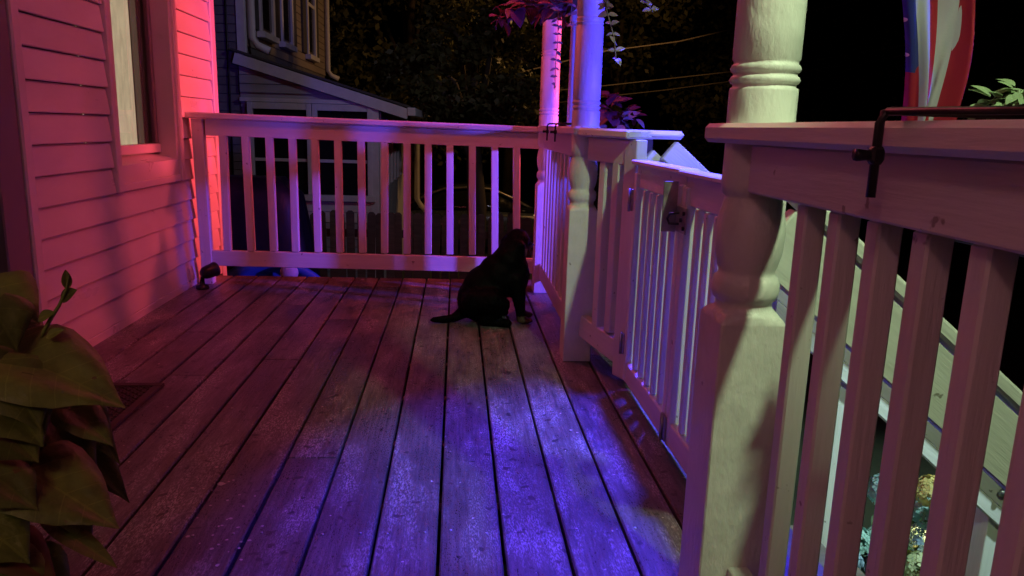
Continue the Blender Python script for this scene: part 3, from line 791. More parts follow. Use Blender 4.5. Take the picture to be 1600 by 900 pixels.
fme = mesh(fv, ff); fme.materials.append(FUR); fme.materials.append(TAN); fme.polygons.foreach_set('material_index', fm)
tag(link('fur', fme, dog, DM), kind='stuff')
link('nose', mesh(*tube_data([(.222, .146, .362), (.230, .153, .362)], [.012, .007], 8), True), dog, DM, BLACKM)
EYEM = mat('dog_eye', (.02, .012, .008), .08, 0)
for s_ in (-1, 1):
    bm = bmesh.new(); bmesh.ops.create_icosphere(bm, subdivisions=2, radius=.008, matrix=Matrix.Translation((.182 - s_ * .016 * 1.0, .095 + s_ * .020, .398)))
    me = bpy.data.meshes.new('eye'); bm.to_mesh(me); bm.free(); link('eye', me, dog, DM, EYEM)
WHISK = mat('whisker', (.5, .45, .4), .4, 0)
for k in range(5):
    a = Vector((.205, .115 - .004 * k, .352 - .002 * k)); tube('whisker', dog, [DOGO + a, DOGO + a + Vector((.014, -.02, -.012 - .006 * k)), DOGO + a + Vector((.018, -.035, -.03 - .008 * k))], .0005, WHISK, 4)

# ================================================================== PLANTS ROUND THE RAILING
DKLEAF = mat('coleus_leaf', (0.16, 0.035, 0.06), 0.5, 0.35, (30, 30, 30), 0.3, obj_var=.3, trans=.2)
GRLEAF = mat('trailing_vine_leaf', (0.36, 0.30, 0.30), 0.45, 0.25, (30, 30, 30), 0.2, obj_var=.2, trans=.25)
COCO = mat('coco_liner', (0.13, 0.08, 0.045), 0.95, 0.4, (60, 60, 60), 0.9)
def rosette(parent, c_, n, size, m, spread=1.0, heart=False):
    c_ = Vector(c_)
    for i in range(n):
        a = random.uniform(0, 2 * math.pi); e = random.uniform(-.5, .9)
        d_ = Vector((math.cos(a) * math.cos(e), math.sin(a) * math.cos(e), math.sin(e)))
        L = size * random.uniform(.7, 1.25)
        link('leaf', LEAFSET[random.randrange(4) + (4 if heart else 0)], parent, leaf_matrix(c_ + d_ * size * .25 * spread, d_, Vector((0, 0, 1)) + d_ * .2 + Vector((0, -.6, 0))) @ Matrix.Scale(L, 4), m)
LEAFSET = [leaf_mesh(1, random.uniform(.5, .75), .3, random.uniform(.2, .6)) for _ in range(4)] + [leaf_mesh(1, random.uniform(.8, 1.0), .3, random.uniform(.2, .5), heart=True) for _ in range(4)]
LEAFS = {}
def lset(m):
    if m.name not in LEAFS:
        out = []
        for me in LEAFSET:
            q = me.copy(); q.materials.clear(); q.materials.append(m); out.append(q)
        LEAFS[m.name] = out
    return LEAFS[m.name]
def leaf_at(parent, p, d_, nrm, size, m, kind=0):
    link('leaf', lset(m)[kind], parent, leaf_matrix(p, d_, nrm) @ Matrix.Scale(size, 4))
def rosette(parent, c_, n, size, m, ysq=1.0):
    c_ = Vector(c_)
    for i in range(n):
        a = random.uniform(0, 2 * math.pi); e = random.uniform(-.6, .9)
        d_ = Vector((math.cos(a) * math.cos(e), ysq * math.sin(a) * math.cos(e), math.sin(e)))
        leaf_at(parent, c_ + d_ * size * .3, d_, Vector((0, -.5, 1)) + d_ * .2, size * random.uniform(.7, 1.25), m, random.randrange(4))
def trailer(parent, pts, m, size, step=.03):
    pts = [Vector(p) for p in pts]
    tube('stem', parent, pts, .0018, m, 5)
    for a, b in zip(pts[:-1], pts[1:]):
        n = max(1, int((b - a).length / step))
        for i in range(n):
            p = a.lerp(b, (i + .5) / n)
            ang = random.uniform(0, 6.28)
            for s_ in (0, math.pi):
                d_ = Vector((math.cos(ang + s_), .5 * math.sin(ang + s_), random.uniform(-.3, .5)))
                leaf_at(parent, p, d_, Vector((random.uniform(-.3, .3), -1, .5)), size * random.uniform(.75, 1.25), m, random.randrange(4))
bk = thing('hanging_basket', (.42, 3.74, 1.45), 'hanging basket of dark red leaves with trailing vines above the side railing', 'hanging basket')
bc = Vector((.42, 3.74, 1.46))
link('basket', lathe([(.02, -.02), (.10, .0), (.155, .05), (.18, .13), (.185, .16), (.17, .16), (.14, .06)], 24), bk, Matrix.Translation(bc), COCO)
for a in range(3):
    q = bc + Vector((.18 * math.cos(a * 2.1 + .4), .18 * math.sin(a * 2.1 + .4), .16))
    tube('chain', bk, [q, bc + Vector((0, 0, .80))], .002, BLACKM, 5)
tube('hook', bk, [bc + Vector((0, 0, .80)), bc + Vector((0, 0, .978))], .004, BLACKM, 6)
for (px_, py_, n, sz, d_) in ((800, 10, 9, .085, 3.62), (785, 30, 9, .07, 3.66), (830, 8, 10, .09, 3.55), (865, 10, 8, .085, 3.55), (890, 5, 8, .07, 3.6), (850, -20, 10, .1, 3.7), (800, -25, 10, .1, 3.7), (855, 25, 5, .05, 3.6), (880, 35, 4, .045, 3.62)):
    rosette(bk, ony(px_, py_, d_), n, sz, DKLEAF)
trailer(bk, [ony(872, 10, 3.6), ony(872, 60, 3.6), ony(868, 100, 3.6), ony(867, 140, 3.6)], GRLEAF, .028, .034)
trailer(bk, [ony(894, 0, 3.58), ony(892, 30, 3.58), ony(895, 48, 3.58)], GRLEAF, .026, .03)
b2 = thing('hanging_basket', (.56, 2.1, 1.42), 'nearer hanging basket, mostly above the frame, trailing thin vines right of the middle post', 'hanging basket')
bc2 = Vector((.57, 2.08, 1.44))
link('basket', lathe([(.02, -.02), (.10, .0), (.155, .05), (.18, .13), (.185, .16), (.17, .16), (.14, .06)], 24), b2, Matrix.Translation(bc2), COCO)
for a in range(3):
    q = bc2 + Vector((.18 * math.cos(a * 2.1 + .4), .18 * math.sin(a * 2.1 + .4), .16))
    tube('chain', b2, [q, bc2 + Vector((-.06, 0, .72))], .002, BLACKM, 5)
tube('hook', b2, [bc2 + Vector((-.06, 0, .72)), bc2 + Vector((-.06, 0, .83))], .004, BLACKM, 6)
for k in range(16):
    a = k * 2.4; rr_ = .17 + .06 * math.sin(k * 1.7)
    rosette(b2, bc2 + Vector((rr_ * math.cos(a), rr_ * math.sin(a), .19 + .10 * math.sin(k * 2.9))), 8, .08, DKLEAF)
trailer(b2, [bc2 + Vector((-.17, 0, .15)), ony(944, 0, 2.1), ony(952, 30, 2.1), ony(960, 60, 2.1), ony(963, 98, 2.1)], GRLEAF, .023, .019)
trailer(b2, [bc2 + Vector((.0, -.1, .02)), ony(1003, 0, 2.1), ony(1015, 10, 2.1), ony(1021, 20, 2.1)], GRLEAF, .022, .016)
trailer(b2, [bc2 + Vector((-.12, -.1, .10)), ony(946, 6, 2.1), ony(942, 14, 2.1)], GRLEAF, .022, .016)
# planter on the side railing
WOODBOX = mat('planter_box', (0.05, 0.035, 0.03), 0.7, 0.2)
pb = thing('planter_box', (.70, 3.45, .82), 'long planter hung outside the side railing with a purple-leaved plant', 'planter')
box('trough', pb, (.66, 3.05, .80), (.79, 3.85, .92), WOODBOX, .006)
for (px_, py_, n, sz, d_) in ((948, 172, 9, .075, 3.2), (960, 180, 9, .07, 3.2), (975, 178, 8, .06, 3.2), (985, 186, 5, .05, 3.2), (952, 158, 6, .06, 3.2)):
    rosette(pb, ony(px_, py_, d_), n, sz, DKLEAF)
for px_, py_ in ((945, 192), (968, 188), (972, 193), (990, 184)):
    rosette(pb, ony(px_, py_, 3.12), 3, .05, GRLEAF)
# planter on the near railing
pn = thing('planter_box', (.72, .62, .80), 'planter hung outside the near rail with a pale green geranium', 'planter')
box('trough', pn, (.655, .10, .80), (.79, 1.0, .93), WOODBOX, .006)
GER = mat('geranium_leaf', (0.26, 0.34, 0.18), 0.5, 0.25, (50, 50, 50), 0.3, obj_var=.2, trans=.25)
for (px_, py_, n, sz, d_) in ((1555, 158, 12, .024, .92), (1570, 165, 10, .022, .90), (1590, 150, 10, .022, .90), (1592, 140, 9, .022, .90), (1545, 168, 8, .02, .92), (1605, 160, 10, .024, .9)):
    rosette(pn, ony(px_, py_, d_), n, sz, GER)
    tube('stem', pn, [ony(px_, py_, d_), ony(px_, 190, d_) - Vector((0, 0, .03))], .002, GER, 5)

# hydrangeas beyond the steps ----------------------------------------------------------------------
HLEAF = mat('hydrangea_leaf', (0.05, 0.10, 0.035), 0.5, 0.3, (20, 20, 20), 0.3, obj_var=.3, trans=.2)
def flower_head(rad, seed, m):
    rr = random.Random(seed); vs, fs = [], []
    for k in range(130):
        z = rr.uniform(-.35, 1); a = rr.uniform(0, 6.283); q = math.sqrt(max(0, 1 - z * z))
        n_ = Vector((q * math.cos(a), q * math.sin(a), z)); c_ = n_ * rad * rr.uniform(.88, 1.05)
        t = n_.cross(Vector((rr.uniform(-1, 1), rr.uniform(-1, 1), rr.uniform(-1, 1)))).normalized(); b = n_.cross(t)
        for j in range(4):
            aa = j * math.pi / 2; d_ = t * math.cos(aa) + b * math.sin(aa); e_ = n_.cross(d_)
            s_ = rad * .24; i0 = len(vs)
            vs += [c_, c_ + d_ * s_ * .6 + e_ * s_ * .45 + n_ * s_ * .12, c_ + d_ * s_ * 1.05 + n_ * s_ * rr.uniform(0, .25), c_ + d_ * s_ * .6 - e_ * s_ * .45 + n_ * s_ * .12]
            fs.append((i0, i0 + 1, i0 + 2, i0 + 3))
    me = mesh(vs, fs, True); me.materials.append(m); return me
HC = [mat('hydrangea_teal', (0.42, 0.66, 0.62), .6, .2, trans=.2), mat('hydrangea_blue', (0.40, 0.55, 0.70), .6, .2, trans=.2), mat('hydrangea_cream', (0.62, 0.66, 0.40), .6, .2, trans=.2), mat('hydrangea_lamp_yellow', (0.75, 0.62, 0.22), .6, .2, trans=.2)]  # yellow petals hold a garden lamp's glow in their colour
HM = [flower_head(.085, i, HC[i]) for i in range(4)]
for lab, heads in (('hydrangea bush with teal flower heads behind the balusters nearest the post', [(1305, 835, 0), (1248, 865, 0), (1310, 800, 0), (1318, 880, 1), (1335, 850, 0)]),
                   ('hydrangea bush with cream and blue flower heads behind the middle near balusters', [(1458, 772, 3), (1452, 805, 0), (1445, 848, 1), (1385, 770, 0), (1440, 892, 2), (1380, 850, 0), (1375, 890, 1), (1480, 830, 1)]),
                   ('hydrangea bush with large pale blue heads behind the rightmost balusters', [(1560, 835, 1), (1585, 860, 1), (1535, 862, 0), (1520, 900, 0), (1505, 850, 1), (1570, 890, 0)])):
    P0 = ony(heads[0][0], heads[0][1], 3.15)
    hb = thing('hydrangea', (P0.x, 3.2, GZ), lab, 'bush', 'hydrangea bushes beside the steps')
    for hx, hy, ci in heads:
        p = ony(hx, hy, 3.15 + random.uniform(-.06, .12))
        link('flower_head', HM[ci], hb, Matrix.Translation(p) @ Matrix.Rotation(random.uniform(0, 6), 4, 'Z') @ Matrix.Rotation(R(20), 4, 'X'))
        tube('stem', hb, [(p.x + .03, 3.25, GZ), (p.x + .01, 3.2, (p.z + GZ) / 2), p], .005, HLEAF, 5)
    for k in range(26):
        hx, hy, ci = random.choice(heads); p = ony(hx + random.uniform(-50, 50), hy + random.uniform(-45, 60), 3.3 + random.uniform(-.1, .15))
        p.z = max(p.z, GZ + .03)
        a = random.uniform(0, 6.28); leaf_at(hb, p, (math.cos(a), math.sin(a) * .6, random.uniform(-.3, .5)), (0, -.5, 1), random.uniform(.09, .14), HLEAF, random.randrange(4))

# ================================================================== FLAG
def flag_material():
    m = bpy.data.materials.new('flag_cloth'); m.use_nodes = True
    n, l = m.node_tree.nodes, m.node_tree.links; b = n['Principled BSDF']
    uv = n.new('ShaderNodeUVMap'); sx = n.new('ShaderNodeSeparateXYZ'); l.new(uv.outputs[0], sx.inputs[0])
    def M_(op, a, b_=None):
        q = n.new('ShaderNodeMath'); q.operation = op
        for i, v in enumerate((a, b_)):
            if v is None: continue
            if isinstance(v, (int, float)): q.inputs[i].default_value = v
            else: l.new(v, q.inputs[i])
        return q.outputs[0]
    st = M_('MODULO', M_('FLOOR', M_('MULTIPLY', sx.outputs[0], 13.0)), 2.0)      # 0 red, 1 white
    mx = n.new('ShaderNodeMix'); mx.data_type = 'RGBA'; l.new(st, mx.inputs[0])
    mx.inputs[6].default_value = (.42, .012, .03, 1); mx.inputs[7].default_value = (.52, .48, .50, 1)
    can = M_('MULTIPLY', M_('LESS_THAN', sx.outputs[0], 7 / 13), M_('GREATER_THAN', sx.outputs[1], .20))
    # stars: rows of discs inside the canton
    fu = M_('SUBTRACT', M_('FRACT', M_('MULTIPLY', sx.outputs[0], 13 / 7 * 5)), .5)
    fv_ = M_('SUBTRACT', M_('FRACT', M_('MULTIPLY', sx.outputs[1], 15.0)), .5)
    star = M_('LESS_THAN', M_('ADD', M_('MULTIPLY', fu, fu), M_('MULTIPLY', fv_, fv_)), .004)
    cm = n.new('ShaderNodeMix'); cm.data_type = 'RGBA'; l.new(star, cm.inputs[0])
    cm.inputs[6].default_value = (.035, .04, .22, 1); cm.inputs[7].default_value = (.8, .8, .8, 1)
    fx = n.new('ShaderNodeMix'); fx.data_type = 'RGBA'; l.new(can, fx.inputs[0]); l.new(mx.outputs[2], fx.inputs[6]); l.new(cm.outputs[2], fx.inputs[7])
    l.new(fx.outputs[2], b.inputs['Base Color']); b.inputs['Roughness'].default_value = .8
    tr = n.new('ShaderNodeBsdfTranslucent'); l.new(fx.outputs[2], tr.inputs[0])
    ms = n.new('ShaderNodeMixShader'); ms.inputs[0].default_value = .35
    l.new(b.outputs[0], ms.inputs[1]); l.new(tr.outputs[0], ms.inputs[2]); l.new(ms.outputs[0], n['Material Output'].inputs[0])
    return m
fl = thing('flag', (1.2, 1.95, .8), 'red and white striped flag with blue canton hanging limp beyond the near rail', 'flag')
NU, NV = 70, 46; vs, fs, uvs = [], [], []
ZT, ZB = 2.15, .84
for j in range(NV + 1):
    v = j / NV; z = ZB + (ZT - ZB) * v
    dn = (1.30 - z)                                   # metres below the top of the picture
    for i in range(NU + 1):
        u = i / NU
        if u < .50: lx, ly = .075 - .15 * u / .50, .055
        elif u < .84: lx, ly = -.075 + .15 * (u - .50) / .34, 0.0
        else: lx, ly = .075 - .075 * (u - .84) / .16, .04
        wide = 1.0 - .32 * min(1, max(0, (1.25 - z) / .3))
        xx = 1.222 + lx * wide + .20 * dn - .35 * dn * dn + .012 * math.sin(u * 19 + z * 5)
        yy = 1.95 + ly + .022 * math.sin(u * 24 + z * 3.0) + .012 * math.sin(u * 51 - z * 6) + .03 * math.cos(lx / .09 * 1.5)
        sag = .10 * abs(math.sin(2 * math.pi * u)) * (1 - v)
        vs.append((xx, yy, z + sag)); uvs.append((u, v))
for j in range(NV):
    for i in range(NU):
        a = j * (NU + 1) + i; fs.append((a, a + 1, a + NU + 2, a + NU + 1))
fme = mesh(vs, fs, True); ul = fme.uv_layers.new(name='UVMap')
for lp in fme.loops: ul.data[lp.index].uv = uvs[lp.vertex_index]
FM = flag_material(); cl = link('cloth', fme, fl, None, FM)
so = cl.modifiers.new('thickness', 'SOLIDIFY'); so.thickness = .0012
tube('pole', fl, [(.56, 1.25, 1.85), (1.0, 1.7, 2.12), (1.55, 2.25, 2.45)], .011, PAINT, 8)

# ================================================================== BEYOND THE PORCH
# picket fence
YFE = 8.4
fence = thing('picket_fence', (-.4, YFE, GZ), 'dark weathered dog-ear picket fence seen through the far railing', 'fence')
def picket_mesh(w_, h_, t=.018):
    e = w_ * .28
    pr = [(-w_ / 2, 0), (w_ / 2, 0), (w_ / 2, h_ - e), (w_ / 2 - e, h_), (-w_ / 2 + e, h_), (-w_ / 2, h_ - e)]
    vs = [(x, y, z) for y in (-t / 2, t / 2) for x, z in pr]
    fs = [tuple(range(6)), tuple(range(11, 5, -1))] + [(i + 6, (i + 1) % 6 + 6, (i + 1) % 6, i) for i in range(6)]
    return mesh(vs, fs)
PK = [picket_mesh(.088, 1.13 + i * .012) for i in range(4)]
x = -2.6; i = 0
while x < 2.2:
    link('picket', PK[random.randrange(4)], fence, Matrix.Translation((x, YFE, GZ - .02)) @ Matrix.Rotation(R(random.uniform(-1, 1)), 4, 'Y'), DARKWOOD)
    x += .103 + random.uniform(-.004, .005); i += 1
for z in (-.92, -.30):
    box('fence_rail', fence, (-2.66, YFE + .012, z), (2.24, YFE + .05, z + .085), DARKWOOD)
# covered grill
COVER = mat('black_grill_cover', (0.006, 0.006, 0.007), 0.5, 0.25, (6, 6, 6), 0.3)
gr = thing('covered_grill', (-1.55, 6.4, GZ), 'barbecue grill under a black fabric cover beyond the left of the far railing', 'grill')
NU, NV = 48, 14; vs, fs = [], []
gx0, gx1 = -2.28, -1.18
for j in range(NV + 1):
    v = j / NV; z = GZ + .02 + v * 1.58
    sh = 1.0 - .24 * max(0, (v - .45) / .55) ** 1.2
    for i in range(NU):
        a = 2 * math.pi * i / NU; c_, s_ = math.cos(a), math.sin(a)
        k = min(1 / max(abs(c_), abs(s_)), 1.3)
        fold = 1 + .035 * (1 - v) * math.sin(a * 9 + v * 2) + .015 * math.sin(a * 17)
        top = .72 if j == NV else 1
        vs.append(((gx0 + gx1) / 2 + (gx1 - gx0) / 2 * k * c_ * sh * fold * top, 6.4 + .32 * k * s_ * sh * fold * top, z - (.0 if j < NV else -.03)))
for j in range(NV):
    for i in range(NU):
        k = (i + 1) % NU; fs.append((j * NU + i, j * NU + k, (j + 1) * NU + k, (j + 1) * NU + i))
fs.append(tuple(NV * NU + i for i in range(NU)))
link('cover', mesh(vs, fs, True), gr, None, COVER)
for xx in (gx0 + .12, gx1 - .12):
    tube('caster', gr, [(xx, 6.25, GZ + .03), (xx + .03, 6.25, GZ + .03)], .03, BLACKM, 10)
# blue wading pool leaning on the grill
BLUEP = mat('blue_plastic', (0.05, 0.14, 0.42), 0.35, 0.1)
wp = thing('wading_pool', (-1.42, 5.92, GZ), 'blue plastic wading pool stood on edge below the far railing', 'pool')
pm = Matrix.Translation((-1.42, 5.93, -.69)) @ Matrix.Rotation(R(84), 4, 'X')
link('shell', lathe([(.001, 0.0), (.44, 0.0), (.47, .02), (.51, .12), (.55, .13), (.575, .115), (.575, .10), (.55, .10), (.52, .09), (.48, -.02), (.001, -.02)][::-1], 40), wp, pm, BLUEP)
link('star_print', lathe([(.001, .0), (.07, .0), (.07, .004), (.001, .004)][::-1], 20), wp, Matrix.Translation(ony(452, 426, 5.80)) @ Matrix.Rotation(R(84), 4, 'X'), mat('white_print', (.6, .5, .5), .5))

# neighbour's house --------------------------------------------------------------------------------
YN = 10.0
nh = thing('neighbour_house', (-2.0, YN, GZ), "neighbour's grey clapboard house with white trim and lean-to front porch", 'house')
XM, XP, YE = -2.66, -1.0, 16.0                       # main front wall, enclosed-porch front wall, far end
# main body side wall (faces us), upper part, courses of dark shingle
box('wall', nh, (-9, YN + .06, GZ - .5), (XM, YE, 6.5), NBRICK)
for k in range(34):
    z = .10 + k * .105
    box('shingle_course', nh, (-4.6, YN + .028, z), (XM - .08, YN + .059 + .0, z + .098), NBRICK, .004)
box('corner_board', nh, (XM - .075, YN + .01, 1.72), (XM + .025, YN + .1, 6.5), NTRIM)
for cx in (-3.02, -2.86):
    tube('cable', nh, [(cx, YN + .012, -.5), (cx + .01, YN + .012, 1.6), (cx, YN + .012, 3.6)], .012, BLACKM, 5)
# front wall of the upper storey, seen at a grazing angle
WFR = mat('neighbour_front_clapboard', (0.30, 0.25, 0.20), 0.6, 0.15, (20, 1, 20), 0.2)
for k in range(22):
    z = 1.85 + k * .12
    box('clapboard', nh, (XM + .001, YN + .102, z), (XM + .018, YE, z + .112), WFR, .003)
def nwin(ya_, yb_, za_, zb_):
    f_ = box('window', nh, (XM + .02, ya_, za_), (XM + .045, yb_, zb_), GLASSDARK, .002)
    box('frame', f_, (XM + .019, ya_ - .10, za_ - .06), (XM + .075, ya_ - .002, zb_ + .06), NTRIM); box('frame', f_, (XM + .019, yb_ + .002, za_ - .06), (XM + .075, yb_ + .10, zb_ + .06), NTRIM)
    box('sill', f_, (XM + .019, ya_ - .12, za_ - .14), (XM + .12, yb_ + .12, za_ - .062), NTRIM)
    box('meeting_rail', f_, (XM + .046, ya_, (za_ + zb_) / 2 - .03), (XM + .06, yb_, (za_ + zb_) / 2 + .03), NTRIM)
    for yy in (ya_ - .42, yb_ + .12):
        s_ = box('shutter', f_, (XM + .02, yy, za_ - .06), (XM + .055, yy + .30, zb_ + .06), NROOF)
for a in (10.75, 12.0, 14.0): nwin(a, a + .62, 2.15, 3.75)
for yy in (YE - .08, YN + .16):
    tube('downspout', nh, [(XM + .07, yy, 6), (XM + .07, yy, 1.95), (XM + .14, yy + .02, 1.86), (XM + .28, yy + .02, 1.80)], .05, NTRIM, 8)
gtr = bar('gutter', nh, (XM + .32, YN - .1, 4.28), (XM + .32, YE + .1, 4.28), .12, .12, NTRIM)
# enclosed porch: gable-end clapboards below the sloping rake
def rake_z(x_): return 1.74 + (x_ - (-2.70)) * (-.288)
for k in range(26):
    z = GZ + .05 + k * .108
    if z > 1.62: break
    xr = XP - .02
    if z + .1 > rake_z(XP) - .12:
        xr = min(xr, -2.70 + (1.74 - .10 - z - .05) / .288)
    if xr < XM - .0: break
    inwin = -.16 < z < 1.17
    if inwin:
        continue
    box('clapboard', nh, (-2.72, YN - .02, z), (xr, YN + .05, z + .101), NSIDE, .004)
bar('rake_board', nh, (-2.76, YN - .07, rake_z(-2.76) - .075), (-.62, YN - .07, rake_z(-.62) - .075), .035, .13, NTRIM)
for k in range(9):
    yy = YN - .08 + k * (YE - YN) / 9
    bar('roof_strip', nh, (-2.80, yy + .33, rake_z(-2.80) + .02), (-.60, yy + .33, rake_z(-.60) + .02), .66, .03, NROOF)
bar('gutter', nh, (-.58, YN - .1, rake_z(-.58) - .03), (-.58, YE, rake_z(-.58) - .03), .10, .10, NTRIM)
box('header_board', nh, (-2.72, YN - .045, 1.165), (XP + .03, YN + .05, 1.215), NTRIM)
box('corner_board', nh, (XP - .105, YN - .05, GZ), (XP + .005, YN + .06, 1.16), NTRIM)
gv = [(-2.72, rake_z(-2.72) - .06), (XP - .02, rake_z(XP - .02) - .06), (XP - .02, 1.10), (-2.72, 1.10)]
link('gable_wall', mesh([(x_, y_, z_) for y_ in (YN + .012, YN + .05) for x_, z_ in gv], [(3, 2, 1, 0), (4, 5, 6, 7), (0, 1, 5, 4), (1, 2, 6, 5), (2, 3, 7, 6), (3, 0, 4, 7)]), nh, None, NSIDE)
box('porch_wall', nh, (-2.72, YN + .052, GZ), (XP - .03, YN + .10, 1.16), NSIDE)
# wide window in the porch end, four lights
bw = box('window', nh, (-2.56, YN - .005, 0.02), (-1.13, YN + .045, 1.13), GLASSDARK, .001)
box('sill', bw, (-2.66, YN - .09, -.06), (-1.04, YN - .006, .015), NTRIM)
box('apron', bw, (-2.60, YN - .04, -.20), (-1.10, YN - .006, -.065), NTRIM); box('apron', bw, (-2.60, YN - .03, -.34), (-1.10, YN - .006, -.205), NTRIM)
for a in (-2.63, -1.90, -1.83, -1.14): box('mullion', bw, (a, YN - .06, .018), (a + .062, YN - .007, 1.16), NTRIM)
for a, b in ((-2.566, -1.902), (-1.766, -1.142)): box('meeting_rail', bw, (a, YN - .03, .43), (b, YN - .0065, .47), NTRIM)
for a, b in ((-2.566, -1.902), (-1.766, -1.142)): box('head', bw, (a, YN - .05, 1.08), (b, YN - .0065, 1.16), NTRIM)
# street side of that porch: panels, posts and a crooked downspout
box('porch_front', nh, (XP - .03, YN + .062, GZ - .4), (XP + .0, YE, .05), NTRIM)
for yy in [YN + .1 + i * .62 for i in range(10)]:
    box('front_mullion', nh, (XP - .03, yy, .052), (XP + .02, yy + .12, 1.16), NTRIM)
box('front_glass', nh, (XP - .06, YN + .11, .052), (XP - .035, YE, 1.16), GLASSDARK)
tube('downspout', nh, [(-.62, YE - .3, 1.05), (-.72, YE - .3, .95), (-.80, YE - .3, .8), (-.80, YE - .3, -.55), (-.72, YE - .3, -.68), (-.62, YE - .3, -.78), (-.62, YE - .3, -1.1)], .055, NTRIM, 8)

# parked car -----------------------------------------------------------------------------------------
CARP = mat('dark_car_paint', (0.045, 0.055, 0.075), 0.25, 0.1, coat=.6)
car = thing('parked_car', (.4, 17, -1.78), 'dark parked car beyond the picket fence', 'car')
cx, cy, cz = .45, 17.0, -1.79
def loft(name, secs, m, parent=car):
    """secs: list of (x, [(y,z)...])"""
    n = len(secs[0][1]); vs = [(cx + x_, cy + y_, cz + z_) for x_, pr in secs for y_, z_ in pr]
    fs = [(k * n + i, k * n + (i + 1) % n, (k + 1) * n + (i + 1) % n, (k + 1) * n + i) for k in range(len(secs) - 1) for i in range(n)]
    fs += [tuple(range(n - 1, -1, -1)), tuple((len(secs) - 1) * n + i for i in range(n))]
    return link(name, mesh(vs, fs, True), parent, None, m)
def sec(hw, zb, zt, tuck=.08):
    return [(-hw + tuck, zb), (hw - tuck, zb), (hw, zb + .2), (hw, zt - .10), (hw - .07, zt), (-hw + .07, zt), (-hw, zt - .10), (-hw, zb + .2)]
loft('body', [(-2.2, sec(.70, .32, .70)), (-2.1, sec(.82, .24, .85)), (-1.3, sec(.88, .2, .95)), (0, sec(.9, .2, .97)), (1.2, sec(.88, .2, .93)), (1.95, sec(.84, .22, .82)), (2.25, sec(.72, .34, .66))], CARP)
def gsec(hw, zt): return [(-hw - .02, .93), (hw + .02, .93), (hw, 1.05), (hw - .09, zt - .05), (hw - .18, zt), (-hw + .18, zt), (-hw + .09, zt - .05), (-hw, 1.05)]
loft('greenhouse', [(-1.55, gsec(.74, .98)), (-1.1, gsec(.76, 1.28)), (-.7, gsec(.77, 1.42)), (-.1, gsec(.77, 1.46)), (.35, gsec(.77, 1.42)), (.8, gsec(.76, 1.22)), (1.25, gsec(.74, .98))], GLASSDARK)
tube('roof_edge_glint', car, [(cx + x_, cy - .70, cz + z_) for x_, z_ in ((-1.55, 1.0), (-1.1, 1.27), (-.7, 1.42), (-.1, 1.465), (.35, 1.425), (.8, 1.23), (1.25, 1.0))], .03, STEEL, 6)  # added bar that draws the rim light along the roof edge
loft('roof', [(-.85, [(-.60, 1.40), (.60, 1.40), (.58, 1.43), (-.58, 1.43)]), (-.1, [(-.62, 1.46), (.62, 1.46), (.58, 1.49), (-.58, 1.49)]), (.4, [(-.60, 1.415), (.60, 1.415), (.58, 1.44), (-.58, 1.44)])], CARP)
WH = lathe([(.02, -.11), (.30, -.11), (.33, -.09), (.33, .09), (.30, .11), (.02, .11)], 22)
TYRE = mat('tyre_rubber', (.02, .02, .02), .8)
for x_ in (-1.35, 1.38):
    for y_ in (-.80, .80):
        link('wheel', WH, car, Matrix.Translation((cx + x_, cy + y_, cz + .33)) @ Matrix.Rotation(R(90), 4, 'X'), TYRE)
box('side_mirror', car, (cx + .75, cy - 1.0, cz + .98), (cx + .9, cy - .86, cz + 1.10), CARP, .02)
MARK = bpy.data.materials.new('lit_side_marker'); MARK.use_nodes = True
mb = MARK.node_tree.nodes['Principled BSDF']; mb.inputs['Emission Color'].default_value = (1, .6, .3, 1); mb.inputs['Emission Strength'].default_value = 2.0
tube('side_marker', car, [(cx + 1.22, cy - .95, cz + .92), (cx + 1.34, cy - .95, cz + .90)], .018, MARK, 6)

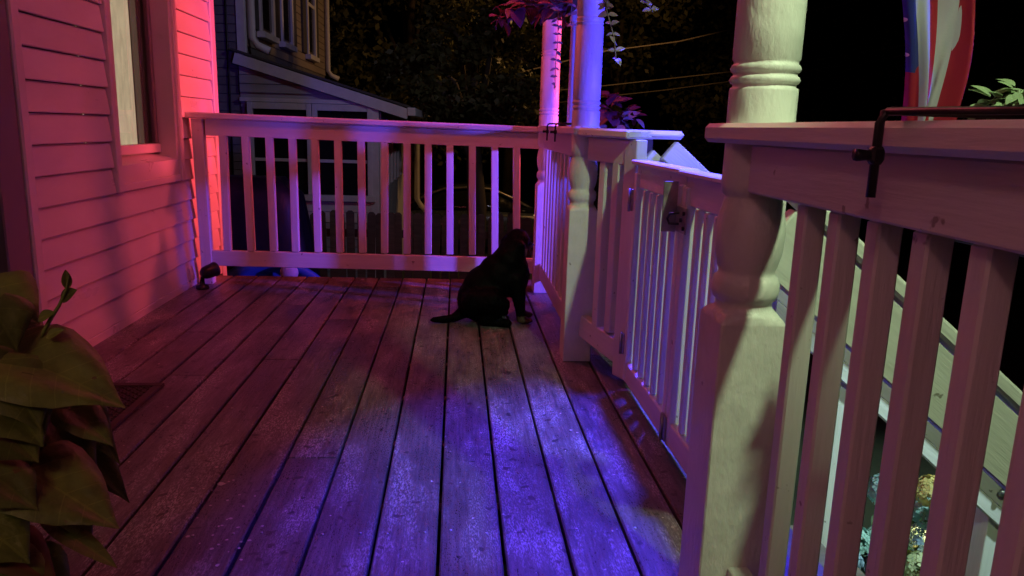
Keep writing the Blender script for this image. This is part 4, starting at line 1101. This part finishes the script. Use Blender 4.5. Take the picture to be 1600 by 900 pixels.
# trees -----------------------------------------------------------------------------------------------
def tree(x, y, h_, rx, rz, label, seed, nleaf=5200, lsize=.13, m=LEAFDARK):
    rr = random.Random(seed); gz = ground_z(x, y)
    t = thing('tree', (x, y, gz), label, 'tree', 'trees beyond the porch')
    tube('trunk', t, [(x, y, gz - .1), (x + .05, y, gz + h_ * .3), (x - .06, y + .05, gz + h_ * .6), (x, y, gz + h_ * .9)], [.20, .16, .11, .04], BARK, 9)
    clumps = []
    for k in range(34):
        a = rr.uniform(0, 6.28); q = rr.uniform(.25, 1) ** .6; zz = rr.uniform(-1, 1)
        w_ = math.sqrt(max(.08, 1 - zz * zz))
        c_ = Vector((x + rx * q * w_ * math.cos(a), y + rx * q * w_ * math.sin(a), gz + h_ - rz + rz * zz * .95))
        clumps.append((c_, rr.uniform(.28, .55) * rx * .55))
        if k < 9: tube('limb', t, [(x, y, gz + h_ * rr.uniform(.3, .6)), ((c_.x + x) / 2, (c_.y + y) / 2, c_.z - .25), c_], [.06, .04, .015], BARK, 6)
    vs, fs = [], []
    for k in range(nleaf):
        c_, cr_ = clumps[rr.randrange(len(clumps))]
        d_ = Vector((rr.gauss(0, 1), rr.gauss(0, 1), rr.gauss(0, .8))); d_ = d_ / max(.01, d_.length) * cr_ * rr.uniform(.35, 1.1) ** .7
        p = c_ + d_
        u = Vector((rr.gauss(0, 1), rr.gauss(0, 1), rr.gauss(-.5, .6))).normalized(); v = u.cross(Vector((rr.gauss(0, 1), rr.gauss(0, 1), rr.gauss(0, 1)))).normalized()
        s_ = lsize * rr.uniform(.6, 1.3); i0 = len(vs)
        vs += [p, p + u * s_ * .5 + v * s_ * .3, p + u * s_, p + u * s_ * .5 - v * s_ * .3]; fs.append((i0, i0 + 1, i0 + 2, i0 + 3))
    tag(link('crown', mesh(vs, fs), t, None, m), kind='stuff')
tree(0.30, 12.6, 4.45, 1.45, .90, 'tree with orange-lit drooping leaves left of the far corner post', 11, 6500, .13)
tree(-1.1, 19.5, 8.6, 3.2, 3.4, "tall dark tree rising behind the neighbour's porch roof", 12, 7000, .2)
tree(4.6, 22, 7.0, 3.0, 2.8, 'dark tree right of the middle post behind the overhead wires', 13, 6000, .2)
tree(9.5, 24, 8.6, 3.6, 3.4, 'dark tree right of the nearest post, behind the flag', 14, 6000, .22)
tree(15.0, 20, 7.6, 3.2, 3.0, 'dark tree at the far right edge above the near rail', 15, 5000, .2)
tree(1.6, 24, 7.2, 2.8, 2.6, 'dim far tree between the far corner post and the middle post', 16, 5000, .2)

# overhead wires ----------------------------------------------------------------------------------------
WIRE = mat('overhead_wire', (0.16, 0.14, 0.12), 0.5)
def wire(pts, Y, label, rad=.016):
    P_ = [ony(x_, y_, Y) for x_, y_ in pts]
    o = tube('overhead_wire', None, P_, rad, WIRE, 5); tag(o, label, 'wire', 'overhead wires'); return o
wire([(560, 165), (730, 134), (842, 106), (945, 80), (1060, 65), (1300, 10), (1700, -90)], 16.5, 'highest overhead wire, crossing behind the middle porch post')
wire([(700, 158), (945, 134), (1135, 113), (1250, 98), (1420, 70), (1600, 37), (1800, 0)], 17.5, 'middle overhead wire, passing behind the nearest post and the flag', .015)
wire([(860, 162), (945, 151), (1037, 141), (1135, 128), (1300, 105), (1700, 40)], 18.5, 'lowest overhead wire, just above the stair handrail', .015)
